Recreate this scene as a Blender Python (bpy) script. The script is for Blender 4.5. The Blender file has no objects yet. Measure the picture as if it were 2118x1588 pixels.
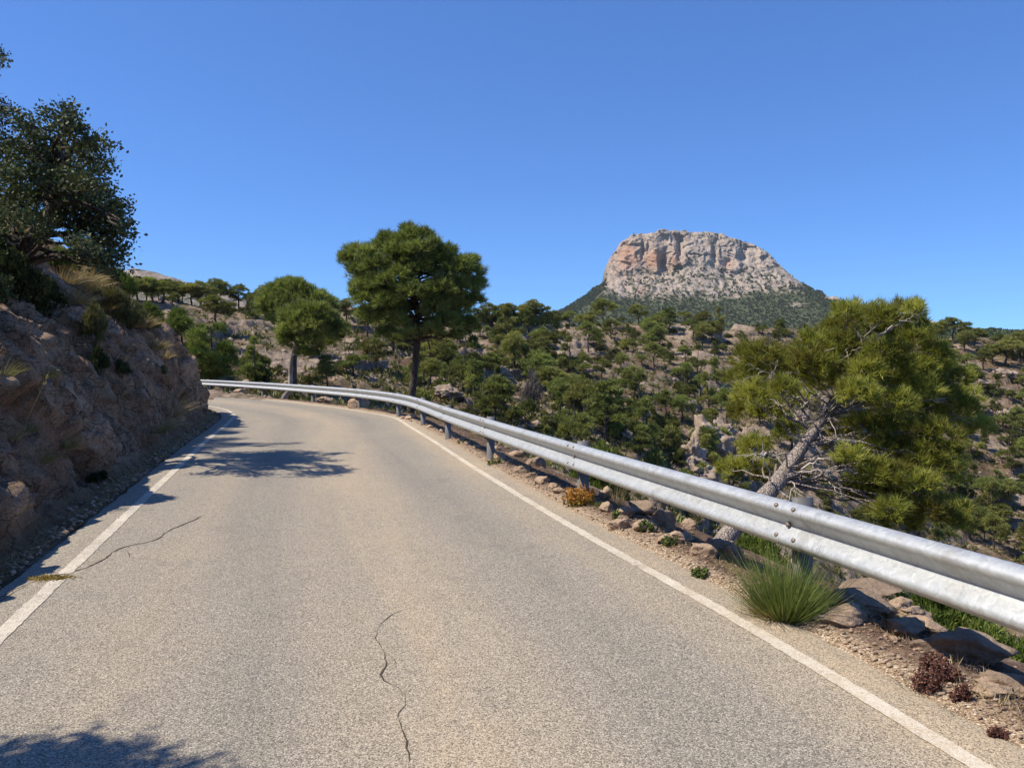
import bpy, math, random
import numpy as np
from mathutils import Vector

# ------------------------------------------------------------------ camera, sky, sun
sc = bpy.context.scene
COL = sc.collection
FPX, CX, HY, CH = 1570.0, 1059.0, 750.0, 1.65       # focal length in photo pixels, centre column, horizon row, eye height
cam = bpy.data.cameras.new('camera')
cam.sensor_width = 36.0
cam.lens = 36.0 * FPX / 2118.0
cam.shift_y = -(794.0 - HY) / 2118.0
cam.clip_start, cam.clip_end = 0.05, 20000.0
cam_o = bpy.data.objects.new('camera', cam)
cam_o.location = (0, 0, CH)
cam_o.rotation_euler = (math.radians(90), 0, 0)
COL.objects.link(cam_o)
sc.camera = cam_o

SUN_EL, SUN_AZ = math.radians(54), math.radians(9)   # sun stands to the left and a little behind the camera
to_sun = Vector((-math.cos(SUN_EL) * math.cos(SUN_AZ), -math.cos(SUN_EL) * math.sin(SUN_AZ), math.sin(SUN_EL)))
w = bpy.data.worlds.new('World')
sc.world = w
w.use_nodes = True
nt = w.node_tree
nt.nodes.clear()
sky = nt.nodes.new('ShaderNodeTexSky')
sky.sky_type = 'NISHITA'
sky.sun_disc = False
sky.sun_elevation = SUN_EL
sky.sun_rotation = math.atan2(to_sun.x, to_sun.y)
sky.altitude = 2500
sky.air_density = 1.0
sky.dust_density = 0.0
sky.ozone_density = 10.0
hsv = nt.nodes.new('ShaderNodeHueSaturation')
hsv.inputs['Hue'].default_value = 0.515
gam = nt.nodes.new('ShaderNodeGamma')            # evens out the fall-off from zenith to horizon
gam.inputs['Gamma'].default_value = 0.7
tin = nt.nodes.new('ShaderNodeMix')
tin.data_type, tin.blend_type = 'RGBA', 'MULTIPLY'
tin.inputs[0].default_value = 1.0
tin.inputs[7].default_value = (0.53, 0.94, 1.24, 1)
bg = nt.nodes.new('ShaderNodeBackground')
bg.inputs['Strength'].default_value = 0.128
wo = nt.nodes.new('ShaderNodeOutputWorld')
nt.links.new(sky.outputs[0], hsv.inputs['Color'])
nt.links.new(hsv.outputs[0], gam.inputs[0])
nt.links.new(gam.outputs[0], tin.inputs[6])
nt.links.new(tin.outputs[2], bg.inputs[0])
nt.links.new(bg.outputs[0], wo.inputs[0])

sl = bpy.data.lights.new('sun', 'SUN')
sl.energy = 3.6
sl.angle = math.radians(0.5)
sl.color = (1.0, 0.9, 0.74)
so = bpy.data.objects.new('sun', sl)
so.rotation_euler = to_sun.to_track_quat('Z', 'Y').to_euler()
so.location = to_sun * 50
COL.objects.link(so)

sc.view_settings.view_transform = 'Standard'
sc.view_settings.look = 'None'
sc.view_settings.exposure = 0.9
sc.view_settings.gamma = 1.0
sc.render.engine = 'CYCLES'
sc.cycles.max_bounces = 6
sc.cycles.diffuse_bounces = 3
sc.cycles.transparent_max_bounces = 4
sc.cycles.use_denoising = True

random.seed(7)
RNG = np.random.default_rng(7)

# ------------------------------------------------------------------ helpers: tags and meshes
def tag(o, label=None, cat=None, group=None, kind=None):
    if label: o['label'] = label
    if cat: o['category'] = cat
    if group: o['group'] = group
    if kind: o['kind'] = kind
    return o

def empty(name, loc=(0, 0, 0), rz=0.0, s=1.0):
    o = bpy.data.objects.new(name, None)
    o.empty_display_size = 0.2
    o.location = loc
    o.rotation_euler = (0, 0, rz)
    o.scale = (s, s, s)
    COL.objects.link(o)
    return o

class MB:
    """collects vertices and faces; build() links them as one mesh object"""
    def __init__(self):
        self.v, self.f3, self.f4, self.t, self.n = [], [], [], [], 0
    def add(self, v, f, tint=0.5):
        v = np.asarray(v, dtype=np.float64).reshape(-1, 3)
        f = np.asarray(f, dtype=np.int64)
        if len(f):
            (self.f3 if f.shape[1] == 3 else self.f4).append(f + self.n)
        self.v.append(v)
        self.t.append(np.broadcast_to(np.asarray(tint, dtype=np.float64), (len(v),)))
        self.n += len(v)
        return self
    def mesh(self, name, mat, smooth=False, uv=None):
        v = np.concatenate(self.v) if self.v else np.zeros((0, 3))
        t = np.concatenate(self.t) if self.t else np.zeros(0)
        f3 = np.concatenate(self.f3) if self.f3 else np.zeros((0, 3), int)
        f4 = np.concatenate(self.f4) if self.f4 else np.zeros((0, 4), int)
        me = bpy.data.meshes.new(name)
        me.vertices.add(len(v))
        me.vertices.foreach_set('co', v.astype(np.float32).ravel())
        nl = f3.size + f4.size
        me.loops.add(nl)
        me.loops.foreach_set('vertex_index', np.concatenate([f3.ravel(), f4.ravel()]).astype(np.int32))
        npoly = len(f3) + len(f4)
        me.polygons.add(npoly)
        st = np.concatenate([np.arange(len(f3)) * 3, f3.size + np.arange(len(f4)) * 4])
        me.polygons.foreach_set('loop_start', st.astype(np.int32))
        if smooth:
            me.polygons.foreach_set('use_smooth', np.ones(npoly, dtype=bool))
        me.update(calc_edges=True)
        a = me.attributes.new('tint', 'FLOAT', 'POINT')
        a.data.foreach_set('value', t.astype(np.float32))
        if mat: me.materials.append(mat)
        return me
    def build(self, name, mat, parent=None, smooth=False):
        o = bpy.data.objects.new(name, self.mesh(name, mat, smooth))
        COL.objects.link(o)
        if parent: o.parent = parent
        return o

def setattr_pt(o, name, vals):
    a = o.data.attributes.new(name, 'FLOAT', 'POINT')
    a.data.foreach_set('value', np.asarray(vals, dtype=np.float32))

def grid_faces(nr, nc, wrap=False):
    i = np.arange(nr - 1)[:, None]
    j = np.arange(nc if wrap else nc - 1)[None, :]
    j2 = (j + 1) % nc
    a = i * nc + j; b = i * nc + j2; c = (i + 1) * nc + j2; d = (i + 1) * nc + j
    return np.stack([a + 0 * i, b + 0 * i, c, d], -1).reshape(-1, 4)

# ------------------------------------------------------------------ helpers: numpy noise
_p = np.random.default_rng(11).permutation(256)
_P = np.concatenate([_p, _p, _p])
_G = np.random.default_rng(12).normal(size=(256, 3))
_G /= np.linalg.norm(_G, axis=1)[:, None]
def perlin(x, y, z=0.0):
    x, y, z = np.broadcast_arrays(np.asarray(x, float), np.asarray(y, float), np.asarray(z, float))
    xi, yi, zi = np.floor(x).astype(int), np.floor(y).astype(int), np.floor(z).astype(int)
    xf, yf, zf = x - xi, y - yi, z - zi
    u, v, w_ = [t * t * t * (t * (t * 6 - 15) + 10) for t in (xf, yf, zf)]
    def g(dx, dy, dz):
        h = _P[_P[_P[(xi + dx) & 255] + ((yi + dy) & 255)] + ((zi + dz) & 255)]
        gr = _G[h]
        return gr[..., 0] * (xf - dx) + gr[..., 1] * (yf - dy) + gr[..., 2] * (zf - dz)
    l = lambda a, b, t: a + t * (b - a)
    return l(l(l(g(0, 0, 0), g(1, 0, 0), u), l(g(0, 1, 0), g(1, 1, 0), u), v),
             l(l(g(0, 0, 1), g(1, 0, 1), u), l(g(0, 1, 1), g(1, 1, 1), u), v), w_) * 1.5
def fbm(x, y, z=0.0, o=4, gain=0.5):
    s, a, f = 0.0, 1.0, 1.0
    for k in range(o):
        s = s + a * perlin(np.asarray(x) * f + 17.3 * k, np.asarray(y) * f + 5.1 * k, np.asarray(z) * f + 9.7 * k)
        a *= gain; f *= 2.03
    return s
def ridged(x, y, z=0.0, o=4):
    s, a, f = 0.0, 1.0, 1.0
    for k in range(o):
        s = s + a * (1 - 2 * np.abs(perlin(np.asarray(x) * f + 7.7 * k, np.asarray(y) * f + 3.3 * k, np.asarray(z) * f + k)))
        a *= 0.5; f *= 2.05
    return s
def voronoi(x, y, z):
    """distance to nearest jittered cell point, gap to the second, random value of the cell"""
    x, y, z = np.broadcast_arrays(np.asarray(x, float), np.asarray(y, float), np.asarray(z, float))
    xi, yi, zi = np.floor(x).astype(int), np.floor(y).astype(int), np.floor(z).astype(int)
    d1 = np.full(x.shape, 9.0); d2 = np.full(x.shape, 9.0); rid = np.zeros(x.shape)
    for dx in (-1, 0, 1):
        for dy in (-1, 0, 1):
            for dz in (-1, 0, 1):
                h = _P[_P[_P[(xi + dx) & 255] + ((yi + dy) & 255)] + ((zi + dz) & 255)]
                px = xi + dx + 0.5 + 0.42 * _G[h, 0]; py = yi + dy + 0.5 + 0.42 * _G[h, 1]; pz = zi + dz + 0.5 + 0.42 * _G[h, 2]
                d = np.sqrt((px - x) ** 2 + (py - y) ** 2 + (pz - z) ** 2)
                n = d < d1
                d2 = np.where(n, d1, np.minimum(d2, d)); rid = np.where(n, h / 255.0, rid); d1 = np.where(n, d, d1)
    return d1, d2 - d1, rid
def sstep(a, b, x):
    t = np.clip((np.asarray(x, float) - a) / (b - a), 0, 1)
    return t * t * (3 - 2 * t)
def smax(a, b, k=0.2):
    return 0.5 * (a + b + np.sqrt((a - b) ** 2 + k))

# ------------------------------------------------------------------ helpers: materials
def new_mat(name):
    m = bpy.data.materials.new(name)
    m.use_nodes = True
    n = m.node_tree.nodes
    n.clear()
    return m, m.node_tree, n
class NG:
    """small node-graph helper"""
    def __init__(self, name):
        self.m, self.t, self.n = new_mat(name)
        self.out = self.n.new('ShaderNodeOutputMaterial')
    def link(self, a, b): self.t.links.new(a, b)
    def set(self, sock, v):
        if hasattr(v, 'is_output'): self.link(v, sock)
        elif isinstance(v, (tuple, list)) and len(v) == 3 and sock.type == 'RGBA': sock.default_value = (*v, 1)
        else: sock.default_value = v
    def coord(self, which='Object'):
        return self.n.new('ShaderNodeTexCoord').outputs[which]
    def attr(self, name):
        a = self.n.new('ShaderNodeAttribute'); a.attribute_name = name
        return a.outputs['Fac']
    def mapping(self, v, scale=(1, 1, 1), rot=(0, 0, 0)):
        m = self.n.new('ShaderNodeMapping'); self.link(v, m.inputs['Vector'])
        m.inputs['Scale'].default_value = scale; m.inputs['Rotation'].default_value = rot
        return m.outputs[0]
    def noise(self, v, scale, detail=4, rough=0.55, dist=0.0, out=0):
        t = self.n.new('ShaderNodeTexNoise'); self.link(v, t.inputs['Vector'])
        t.inputs['Scale'].default_value = scale; t.inputs['Detail'].default_value = detail
        t.inputs['Roughness'].default_value = rough; t.inputs['Distortion'].default_value = dist
        return t.outputs[out]
    def voro(self, v, scale, feature='F1', out='Distance', rnd=1.0):
        t = self.n.new('ShaderNodeTexVoronoi'); t.feature = feature; self.link(v, t.inputs['Vector'])
        t.inputs['Scale'].default_value = scale; t.inputs['Randomness'].default_value = rnd
        return t.outputs[out]
    def ramp(self, f, pts, interp='LINEAR'):
        r = self.n.new('ShaderNodeValToRGB'); self.link(f, r.inputs[0]); e = r.color_ramp.elements
        r.color_ramp.interpolation = interp
        while len(e) < len(pts): e.new(0.5)
        for el, (p, c) in zip(e, pts):
            el.position = p; el.color = (*c, 1) if isinstance(c, (tuple, list)) else (c, c, c, 1)
        return r.outputs[0]
    def mix(self, f, a, b, mode='MIX'):
        x = self.n.new('ShaderNodeMix'); x.data_type = 'RGBA'; x.blend_type = mode
        self.set(x.inputs[0], f); self.set(x.inputs[6], a); self.set(x.inputs[7], b)
        return x.outputs[2]
    def math(self, op, a, b=0.0, clamp=False):
        x = self.n.new('ShaderNodeMath'); x.operation = op; x.use_clamp = clamp
        self.set(x.inputs[0], a); self.set(x.inputs[1], b)
        return x.outputs[0]
    def maprange(self, v, a, b, c=0.0, d=1.0):
        x = self.n.new('ShaderNodeMapRange'); x.interpolation_type = 'SMOOTHSTEP'
        self.set(x.inputs[0], v); x.inputs[1].default_value = a; x.inputs[2].default_value = b
        x.inputs[3].default_value = c; x.inputs[4].default_value = d
        return x.outputs[0]
    def bump(self, h, strength=0.5, dist=0.01, nrm=None):
        b = self.n.new('ShaderNodeBump'); self.link(h, b.inputs['Height'])
        b.inputs['Strength'].default_value = strength; b.inputs['Distance'].default_value = dist
        if nrm: self.link(nrm, b.inputs['Normal'])
        return b.outputs[0]
    def principled(self, col, rough=0.8, metal=0.0, nrm=None, spec=0.3):
        p = self.n.new('ShaderNodeBsdfPrincipled')
        self.set(p.inputs['Base Color'], col); self.set(p.inputs['Roughness'], rough); self.set(p.inputs['Metallic'], metal)
        p.inputs['Specular IOR Level'].default_value = spec
        if nrm: self.link(nrm, p.inputs['Normal'])
        self.link(p.outputs[0], self.out.inputs[0])
        return self.m

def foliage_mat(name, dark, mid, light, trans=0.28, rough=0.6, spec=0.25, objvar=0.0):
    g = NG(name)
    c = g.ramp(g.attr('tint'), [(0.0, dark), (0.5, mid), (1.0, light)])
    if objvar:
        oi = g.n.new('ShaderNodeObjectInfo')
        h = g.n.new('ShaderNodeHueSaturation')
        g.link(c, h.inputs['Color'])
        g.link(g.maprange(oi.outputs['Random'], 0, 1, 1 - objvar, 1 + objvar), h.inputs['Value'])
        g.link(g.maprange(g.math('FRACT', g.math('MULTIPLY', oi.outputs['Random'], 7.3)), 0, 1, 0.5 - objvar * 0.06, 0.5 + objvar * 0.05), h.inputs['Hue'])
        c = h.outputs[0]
    p = g.n.new('ShaderNodeBsdfPrincipled')
    g.link(c, p.inputs['Base Color']); p.inputs['Roughness'].default_value = rough
    p.inputs['Specular IOR Level'].default_value = spec
    tr = g.n.new('ShaderNodeBsdfTranslucent'); g.link(g.mix(1.0, c, (1.0, 1.0, 0.55), 'MULTIPLY'), tr.inputs[0])
    mx = g.n.new('ShaderNodeMixShader'); mx.inputs[0].default_value = trans
    g.link(p.outputs[0], mx.inputs[1]); g.link(tr.outputs[0], mx.inputs[2]); g.link(mx.outputs[0], g.out.inputs[0])
    return g.m

M = {}
M['pine_near'] = foliage_mat('pine_needles_near', (0.16, 0.135, 0.034), (0.235, 0.265, 0.05), (0.42, 0.43, 0.10), trans=0.42)
M['pine_mid'] = foliage_mat('pine_needles_mid', (0.095, 0.12, 0.04), (0.18, 0.228, 0.066), (0.325, 0.37, 0.12), trans=0.42)
M['pine_hill'] = foliage_mat('pine_needles_hill', (0.092, 0.108, 0.035), (0.168, 0.196, 0.056), (0.29, 0.305, 0.095), trans=0.36, objvar=0.3)
M['oak'] = foliage_mat('oak_leaves', (0.04, 0.055, 0.026), (0.075, 0.098, 0.045), (0.14, 0.165, 0.085), trans=0.22, rough=0.6, spec=0.22)
M['bush_bright'] = foliage_mat('bright_bush_leaves', (0.068, 0.101, 0.022), (0.135, 0.189, 0.041), (0.230, 0.284, 0.068), trans=0.3)
M['bush_olive'] = foliage_mat('olive_bush_leaves', (0.069, 0.075, 0.027), (0.131, 0.138, 0.053), (0.237, 0.225, 0.100), trans=0.25, objvar=0.2)
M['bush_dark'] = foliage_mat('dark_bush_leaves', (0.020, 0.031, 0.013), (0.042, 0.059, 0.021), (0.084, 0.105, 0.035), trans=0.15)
M['broom'] = foliage_mat('broom_stems', (0.091, 0.111, 0.029), (0.143, 0.208, 0.046), (0.286, 0.325, 0.117), trans=0.3)
M['grey_bush'] = foliage_mat('grey_twigs', (0.11, 0.095, 0.085), (0.16, 0.14, 0.125), (0.23, 0.2, 0.17), trans=0.1)
M['dry_grass'] = foliage_mat('dry_grass', (0.21, 0.15, 0.075), (0.36, 0.28, 0.15), (0.5, 0.41, 0.25), trans=0.3)
M['green_grass'] = foliage_mat('esparto_grass', (0.10, 0.10, 0.03), (0.18, 0.18, 0.06), (0.32, 0.28, 0.12), trans=0.3)
M['red_plant'] = foliage_mat('red_succulent', (0.08, 0.04, 0.032), (0.15, 0.065, 0.052), (0.24, 0.15, 0.11), trans=0.15)
M['orange_plant'] = foliage_mat('orange_flower_stems', (0.12, 0.15, 0.02), (0.35, 0.22, 0.045), (0.62, 0.3, 0.08), trans=0.3)
M['herb'] = foliage_mat('small_green_herb', (0.07, 0.1, 0.03), (0.13, 0.17, 0.05), (0.22, 0.25, 0.09), trans=0.25)
M['moss'] = foliage_mat('dry_moss', (0.2, 0.14, 0.03), (0.33, 0.24, 0.06), (0.45, 0.34, 0.1), trans=0.1)
M['litter'] = foliage_mat('needle_litter', (0.11, 0.07, 0.045), (0.2, 0.135, 0.095), (0.34, 0.25, 0.18), trans=0.05)

def bark_mat(name, a, b, c, scale=9, bump=0.9):
    g = NG(name)
    co = g.coord()
    v = g.voro(g.mapping(co, (1, 1, 0.35)), scale, 'DISTANCE_TO_EDGE')
    n = g.noise(co, scale * 2.2, 5, 0.65)
    crack = g.maprange(v, 0.0, 0.16)
    col = g.mix(g.math('MULTIPLY', crack, g.maprange(n, 0.3, 0.62)), a, b)
    col = g.mix(g.maprange(g.noise(co, 1.6, 3), 0.5, 0.68), col, c)
    return g.principled(col, 0.9, nrm=g.bump(g.math('ADD', crack, g.math('MULTIPLY', n, 0.6)), bump, 0.02))
M['bark'] = bark_mat('pine_bark', (0.17, 0.14, 0.12), (0.43, 0.37, 0.33), (0.56, 0.5, 0.46), 34, 0.7)
M['bark_dark'] = bark_mat('dark_bark', (0.035, 0.026, 0.02), (0.13, 0.1, 0.08), (0.18, 0.14, 0.115), 22)
g = NG('dead_wood')
co = g.coord()
M['dead_wood'] = g.principled(g.mix(g.noise(co, 14, 4), (0.24, 0.2, 0.175), (0.58, 0.52, 0.47)), 0.85)

def rock_mat(name, cols, scale=1.0, stain=(0.32, 0.16, 0.09), bump=0.8, stain_amt=0.5):
    g = NG(name)
    co = g.coord()
    n1 = g.noise(co, 1.1 * scale, 6, 0.62, 0.6)
    n2 = g.noise(co, 6.0 * scale, 8, 0.68)
    n3 = g.noise(co, 28.0 * scale, 6, 0.7)
    crack = g.maprange(g.voro(g.mapping(g.mix(0.12, co, g.noise(co, 3 * scale, 3, out=1)), (1, 1, 1.9), (0.2, 0.5, 0.3)), 2.6 * scale, 'DISTANCE_TO_EDGE'), 0.0, 0.035)
    col = g.ramp(n1, [(0.3, cols[0]), (0.5, cols[1]), (0.72, cols[2])])
    col = g.mix(g.math('MULTIPLY', g.maprange(g.noise(co, 0.75 * scale, 4, 0.6, 0.5), 0.5, 0.72), stain_amt), col, stain)
    col = g.mix(g.maprange(n2, 0.35, 0.7, 0.0, 0.55), col, g.mix(1.0, col, (0.55, 0.52, 0.5), 'MULTIPLY'))
    col = g.mix(g.maprange(n3, 0.5, 0.75, 0, 0.35), col, (0.5, 0.45, 0.4))
    col = g.mix(g.math('MULTIPLY', g.math('SUBTRACT', 1.0, crack), 0.1), col, (0.07, 0.055, 0.045))
    h = g.math('ADD', g.math('ADD', g.math('MULTIPLY', n2, 1.0), g.math('MULTIPLY', n3, 0.5)), g.math('MULTIPLY', crack, 0.08))
    return g.principled(col, 0.92, nrm=g.bump(h, bump, 0.06 / scale), spec=0.2)
M['rock_tan'] = rock_mat('tan_rock', ((0.28, 0.2, 0.145), (0.42, 0.31, 0.22), (0.55, 0.435, 0.33)), 3.0, (0.42, 0.24, 0.115), bump=1.0, stain_amt=0.6)
M['rock_grey_shaded'] = rock_mat('grey_and_shaded_rock', ((0.2, 0.145, 0.105), (0.31, 0.23, 0.165), (0.44, 0.34, 0.25)), 2.5, (0.27, 0.155, 0.085), bump=1.0, stain_amt=0.55)
M['rock_far'] = rock_mat('far_rock', ((0.22, 0.172, 0.135), (0.34, 0.27, 0.215), (0.48, 0.4, 0.33)), 0.8, (0.27, 0.16, 0.10), 1.0, stain_amt=0.4)
M['wall_stone'] = rock_mat('wall_stone', ((0.16, 0.13, 0.11), (0.25, 0.2, 0.165), (0.36, 0.29, 0.24)), 1.0, (0.25, 0.16, 0.11), 0.8)

# asphalt: coarse chips, tan dust and wheel tracks laid along the road by its own 'across' coordinate
def asphalt(paint=False):
    g = NG('worn_paint' if paint else 'asphalt')
    co = g.coord()
    across, along = g.attr('across'), g.attr('along')
    chip = g.voro(co, 165, 'F1', 'Color')
    chipv = g.n.new('ShaderNodeSeparateColor'); g.link(chip, chipv.inputs[0])
    cr = chipv.outputs[0]
    big = g.noise(co, 0.55, 5, 0.6)
    patch = g.noise(co, 2.3, 6, 0.65)
    fine = g.noise(co, 160, 3, 0.7)
    comb = g.n.new('ShaderNodeCombineXYZ'); g.link(g.math('MULTIPLY', across, 1.6), comb.inputs[0]); g.link(g.math('MULTIPLY', along, 0.16), comb.inputs[1])
    streak = g.noise(comb.outputs[0], 1.0, 5, 0.6, 0.4)
    stone = g.ramp(cr, [(0.0, (0.088, 0.078, 0.065)), (0.35, (0.205, 0.184, 0.15)), (0.75, (0.305, 0.273, 0.222)), (1.0, (0.5, 0.45, 0.37))])
    sand = g.ramp(g.math('ADD', g.math('MULTIPLY', cr, 0.6), g.math('MULTIPLY', fine, 0.4)), [(0.2, (0.23, 0.175, 0.115)), (0.5, (0.41, 0.325, 0.22)), (0.9, (0.58, 0.48, 0.345))])
    # dust lies in the crown of the road, near the outer line and beyond it
    def band(c, wd): return g.math('SUBTRACT', 1.0, g.maprange(g.math('ABSOLUTE', g.math('SUBTRACT', across, c)), 0.0, wd))
    mid = g.math('MULTIPLY', band(-2.0, 1.0), 0.62)
    edge = g.math('MULTIPLY', g.maprange(across, -0.65, 0.12), 0.95)
    left = g.math('MULTIPLY', band(-3.6, 0.5), 0.2)
    d = g.math('ADD', g.math('ADD', mid, edge), left)
    d = g.math('MULTIPLY', d, g.maprange(g.math('ADD', g.math('MULTIPLY', streak, 0.65), g.math('MULTIPLY', patch, 0.35)), 0.34, 0.62, 0.25, 1.1))
    d = g.math('ADD', d, g.maprange(big, 0.45, 0.75, 0.0, 0.22))
    d = g.math('MULTIPLY', d, g.maprange(cr, 0.0, 0.5, 0.45, 1.0), True)
    col = g.mix(d, stone, sand)
    dark = g.math('MULTIPLY', g.math('ADD', band(-1.0, 0.55), band(-3.05, 0.6)), 0.3)
    col = g.mix(g.math('MULTIPLY', dark, g.maprange(streak, 0.3, 0.7)), col, (0.1, 0.1, 0.1))
    col = g.mix(g.math('MULTIPLY', g.maprange(patch, 0.55, 0.72), 0.3), col, (0.12, 0.115, 0.11))
    hgt = g.math('ADD', g.math('MULTIPLY', g.voro(co, 165), -1.0), g.math('MULTIPLY', fine, 0.4))
    if paint:
        wear = g.math('ADD', g.math('MULTIPLY', cr, 0.5), g.math('ADD', g.math('MULTIPLY', patch, 0.55), g.math('MULTIPLY', g.noise(co, 14, 5, 0.7), 0.5)))
        pf = g.maprange(wear, 0.9, 0.66)
        col = g.mix(g.math('MULTIPLY', pf, 0.93), col, g.ramp(cr, [(0.0, (0.56, 0.51, 0.42)), (1.0, (0.72, 0.675, 0.585))]))
    return g.principled(col, 0.88, nrm=g.bump(hgt, 0.5, 0.004), spec=0.25)
M['asphalt'] = asphalt()
M['paint'] = asphalt(True)
g = NG('crack_dirt')
M['crack'] = g.principled(g.mix(g.noise(g.coord(), 60, 4), (0.022, 0.02, 0.018), (0.10, 0.075, 0.055)), 0.95)

# galvanised steel with a faint spangle and dirt
g = NG('galvanised_steel')
co = g.coord()
sp = g.n.new('ShaderNodeSeparateColor'); g.link(g.voro(g.mix(0.15, co, g.noise(co, 12, 4, out=1)), 42, 'F1', 'Color'), sp.inputs[0])
st = g.noise(g.mapping(co, (1, 1, 0.25)), 5, 6, 0.65)
col = g.ramp(g.math('ADD', g.math('MULTIPLY', sp.outputs[0], 0.35), g.math('MULTIPLY', g.noise(co, 9, 6, 0.7), 0.7)), [(0.25, (0.37, 0.395, 0.41)), (0.52, (0.44, 0.465, 0.48)), (0.8, (0.52, 0.54, 0.555))])
col = g.mix(g.maprange(st, 0.5, 0.78, 0, 0.5), col, (0.27, 0.25, 0.215))
col = g.mix(g.maprange(g.noise(g.mapping(co, (14, 14, 0.8)), 2.2, 4, 0.6), 0.58, 0.72, 0, 0.2), col, (0.52, 0.53, 0.53))
M['steel'] = g.principled(col, g.maprange(sp.outputs[1], 0, 1, 0.46, 0.58), 0.5, nrm=g.bump(g.noise(co, 30, 3), 0.06, 0.004), spec=0.4)
g = NG('post_steel')
co = g.coord()
M['post'] = g.principled(g.mix(g.noise(co, 9, 5), (0.08, 0.082, 0.085), (0.23, 0.235, 0.24)), 0.7, 0.15)
g = NG('bolt_steel')
M['bolt'] = g.principled(g.mix(g.noise(g.coord(), 60, 3), (0.12, 0.1, 0.085), (0.33, 0.27, 0.22)), 0.6, 0.4)

# hillside ground
def ground_mat():
    g = NG('hillside_ground')
    geo = g.n.new('ShaderNodeNewGeometry')
    pos = geo.outputs['Position']
    n1 = g.noise(pos, 0.06, 5, 0.6, 0.4)
    n2 = g.noise(pos, 0.45, 6, 0.65, 0.3)
    n3 = g.noise(pos, 2.6, 6, 0.7)
    n4 = g.noise(pos, 11, 4, 0.7)
    col = g.ramp(n2, [(0.28, (0.10, 0.07, 0.048)), (0.48, (0.205, 0.15, 0.106)), (0.7, (0.37, 0.285, 0.21))])
    col = g.mix(g.maprange(n1, 0.46, 0.6, 0.0, 0.85), col, g.ramp(n3, [(0.3, (0.075, 0.042, 0.03)), (0.7, (0.165, 0.09, 0.062))]))
    rock = g.attr('rocky')
    stones = g.maprange(g.voro(g.mapping(pos, (1, 1, 1.8)), 1.7, 'F1', 'Distance'), 0.42, 0.12)
    rc = g.ramp(n3, [(0.3, (0.15, 0.11, 0.083)), (0.55, (0.34, 0.265, 0.205)), (0.75, (0.48, 0.39, 0.315))])
    col = g.mix(g.math('MULTIPLY', rock, g.maprange(n3, 0.3, 0.5, 0.35, 1.0)), col, rc)
    col = g.mix(g.math('MULTIPLY', stones, g.maprange(n2, 0.45, 0.6)), col, (0.38, 0.3, 0.235))
    veg = g.math('MULTIPLY', g.maprange(g.noise(pos, 0.8, 6, 0.72, 0.8), 0.47, 0.58), g.math('SUBTRACT', 1.0, g.math('MULTIPLY', rock, 0.75)))
    col = g.mix(g.math('MULTIPLY', veg, 0.9), col, g.ramp(n4, [(0.3, (0.045, 0.046, 0.02)), (0.7, (0.125, 0.11, 0.052))]))
    col = g.mix(g.attr('forest'), col, g.ramp(n2, [(0.3, (0.03, 0.045, 0.02)), (0.7, (0.07, 0.085, 0.035))]))
    h = g.math('ADD', g.math('MULTIPLY', n3, 1.0), g.math('MULTIPLY', n4, 0.3))
    return g.principled(col, 0.95, nrm=g.bump(h, 0.8, 0.35), spec=0.15)
M['ground'] = ground_mat()

# roadside strip: grit, brown needle litter, pale chips
def verge_mat():
    g = NG('verge_grit')
    co = g.coord()
    n1 = g.noise(co, 1.4, 5, 0.6, 0.5)
    n2 = g.noise(co, 9, 6, 0.7)
    sp = g.n.new('ShaderNodeSeparateColor'); g.link(g.voro(co, 110, 'F1', 'Color'), sp.inputs[0])
    grit = g.ramp(sp.outputs[0], [(0.0, (0.10, 0.07, 0.046)), (0.45, (0.25, 0.18, 0.118)), (0.85, (0.4, 0.305, 0.21)), (1.0, (0.6, 0.53, 0.44))])
    lit = g.ramp(g.math('ADD', g.math('MULTIPLY', sp.outputs[1], 0.5), g.math('MULTIPLY', n2, 0.5)), [(0.2, (0.06, 0.042, 0.032)), (0.6, (0.12, 0.075, 0.052)), (0.9, (0.24, 0.165, 0.12))])
    a = g.attr('tint')
    col = g.mix(g.math('MULTIPLY', g.maprange(n1, 0.3, 0.46), a), grit, lit)
    h = g.math('ADD', g.math('MULTIPLY', g.voro(co, 110), -0.35), n2)
    return g.principled(col, 0.95, nrm=g.bump(h, 0.9, 0.012), spec=0.15)
M['verge'] = verge_mat()

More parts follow.
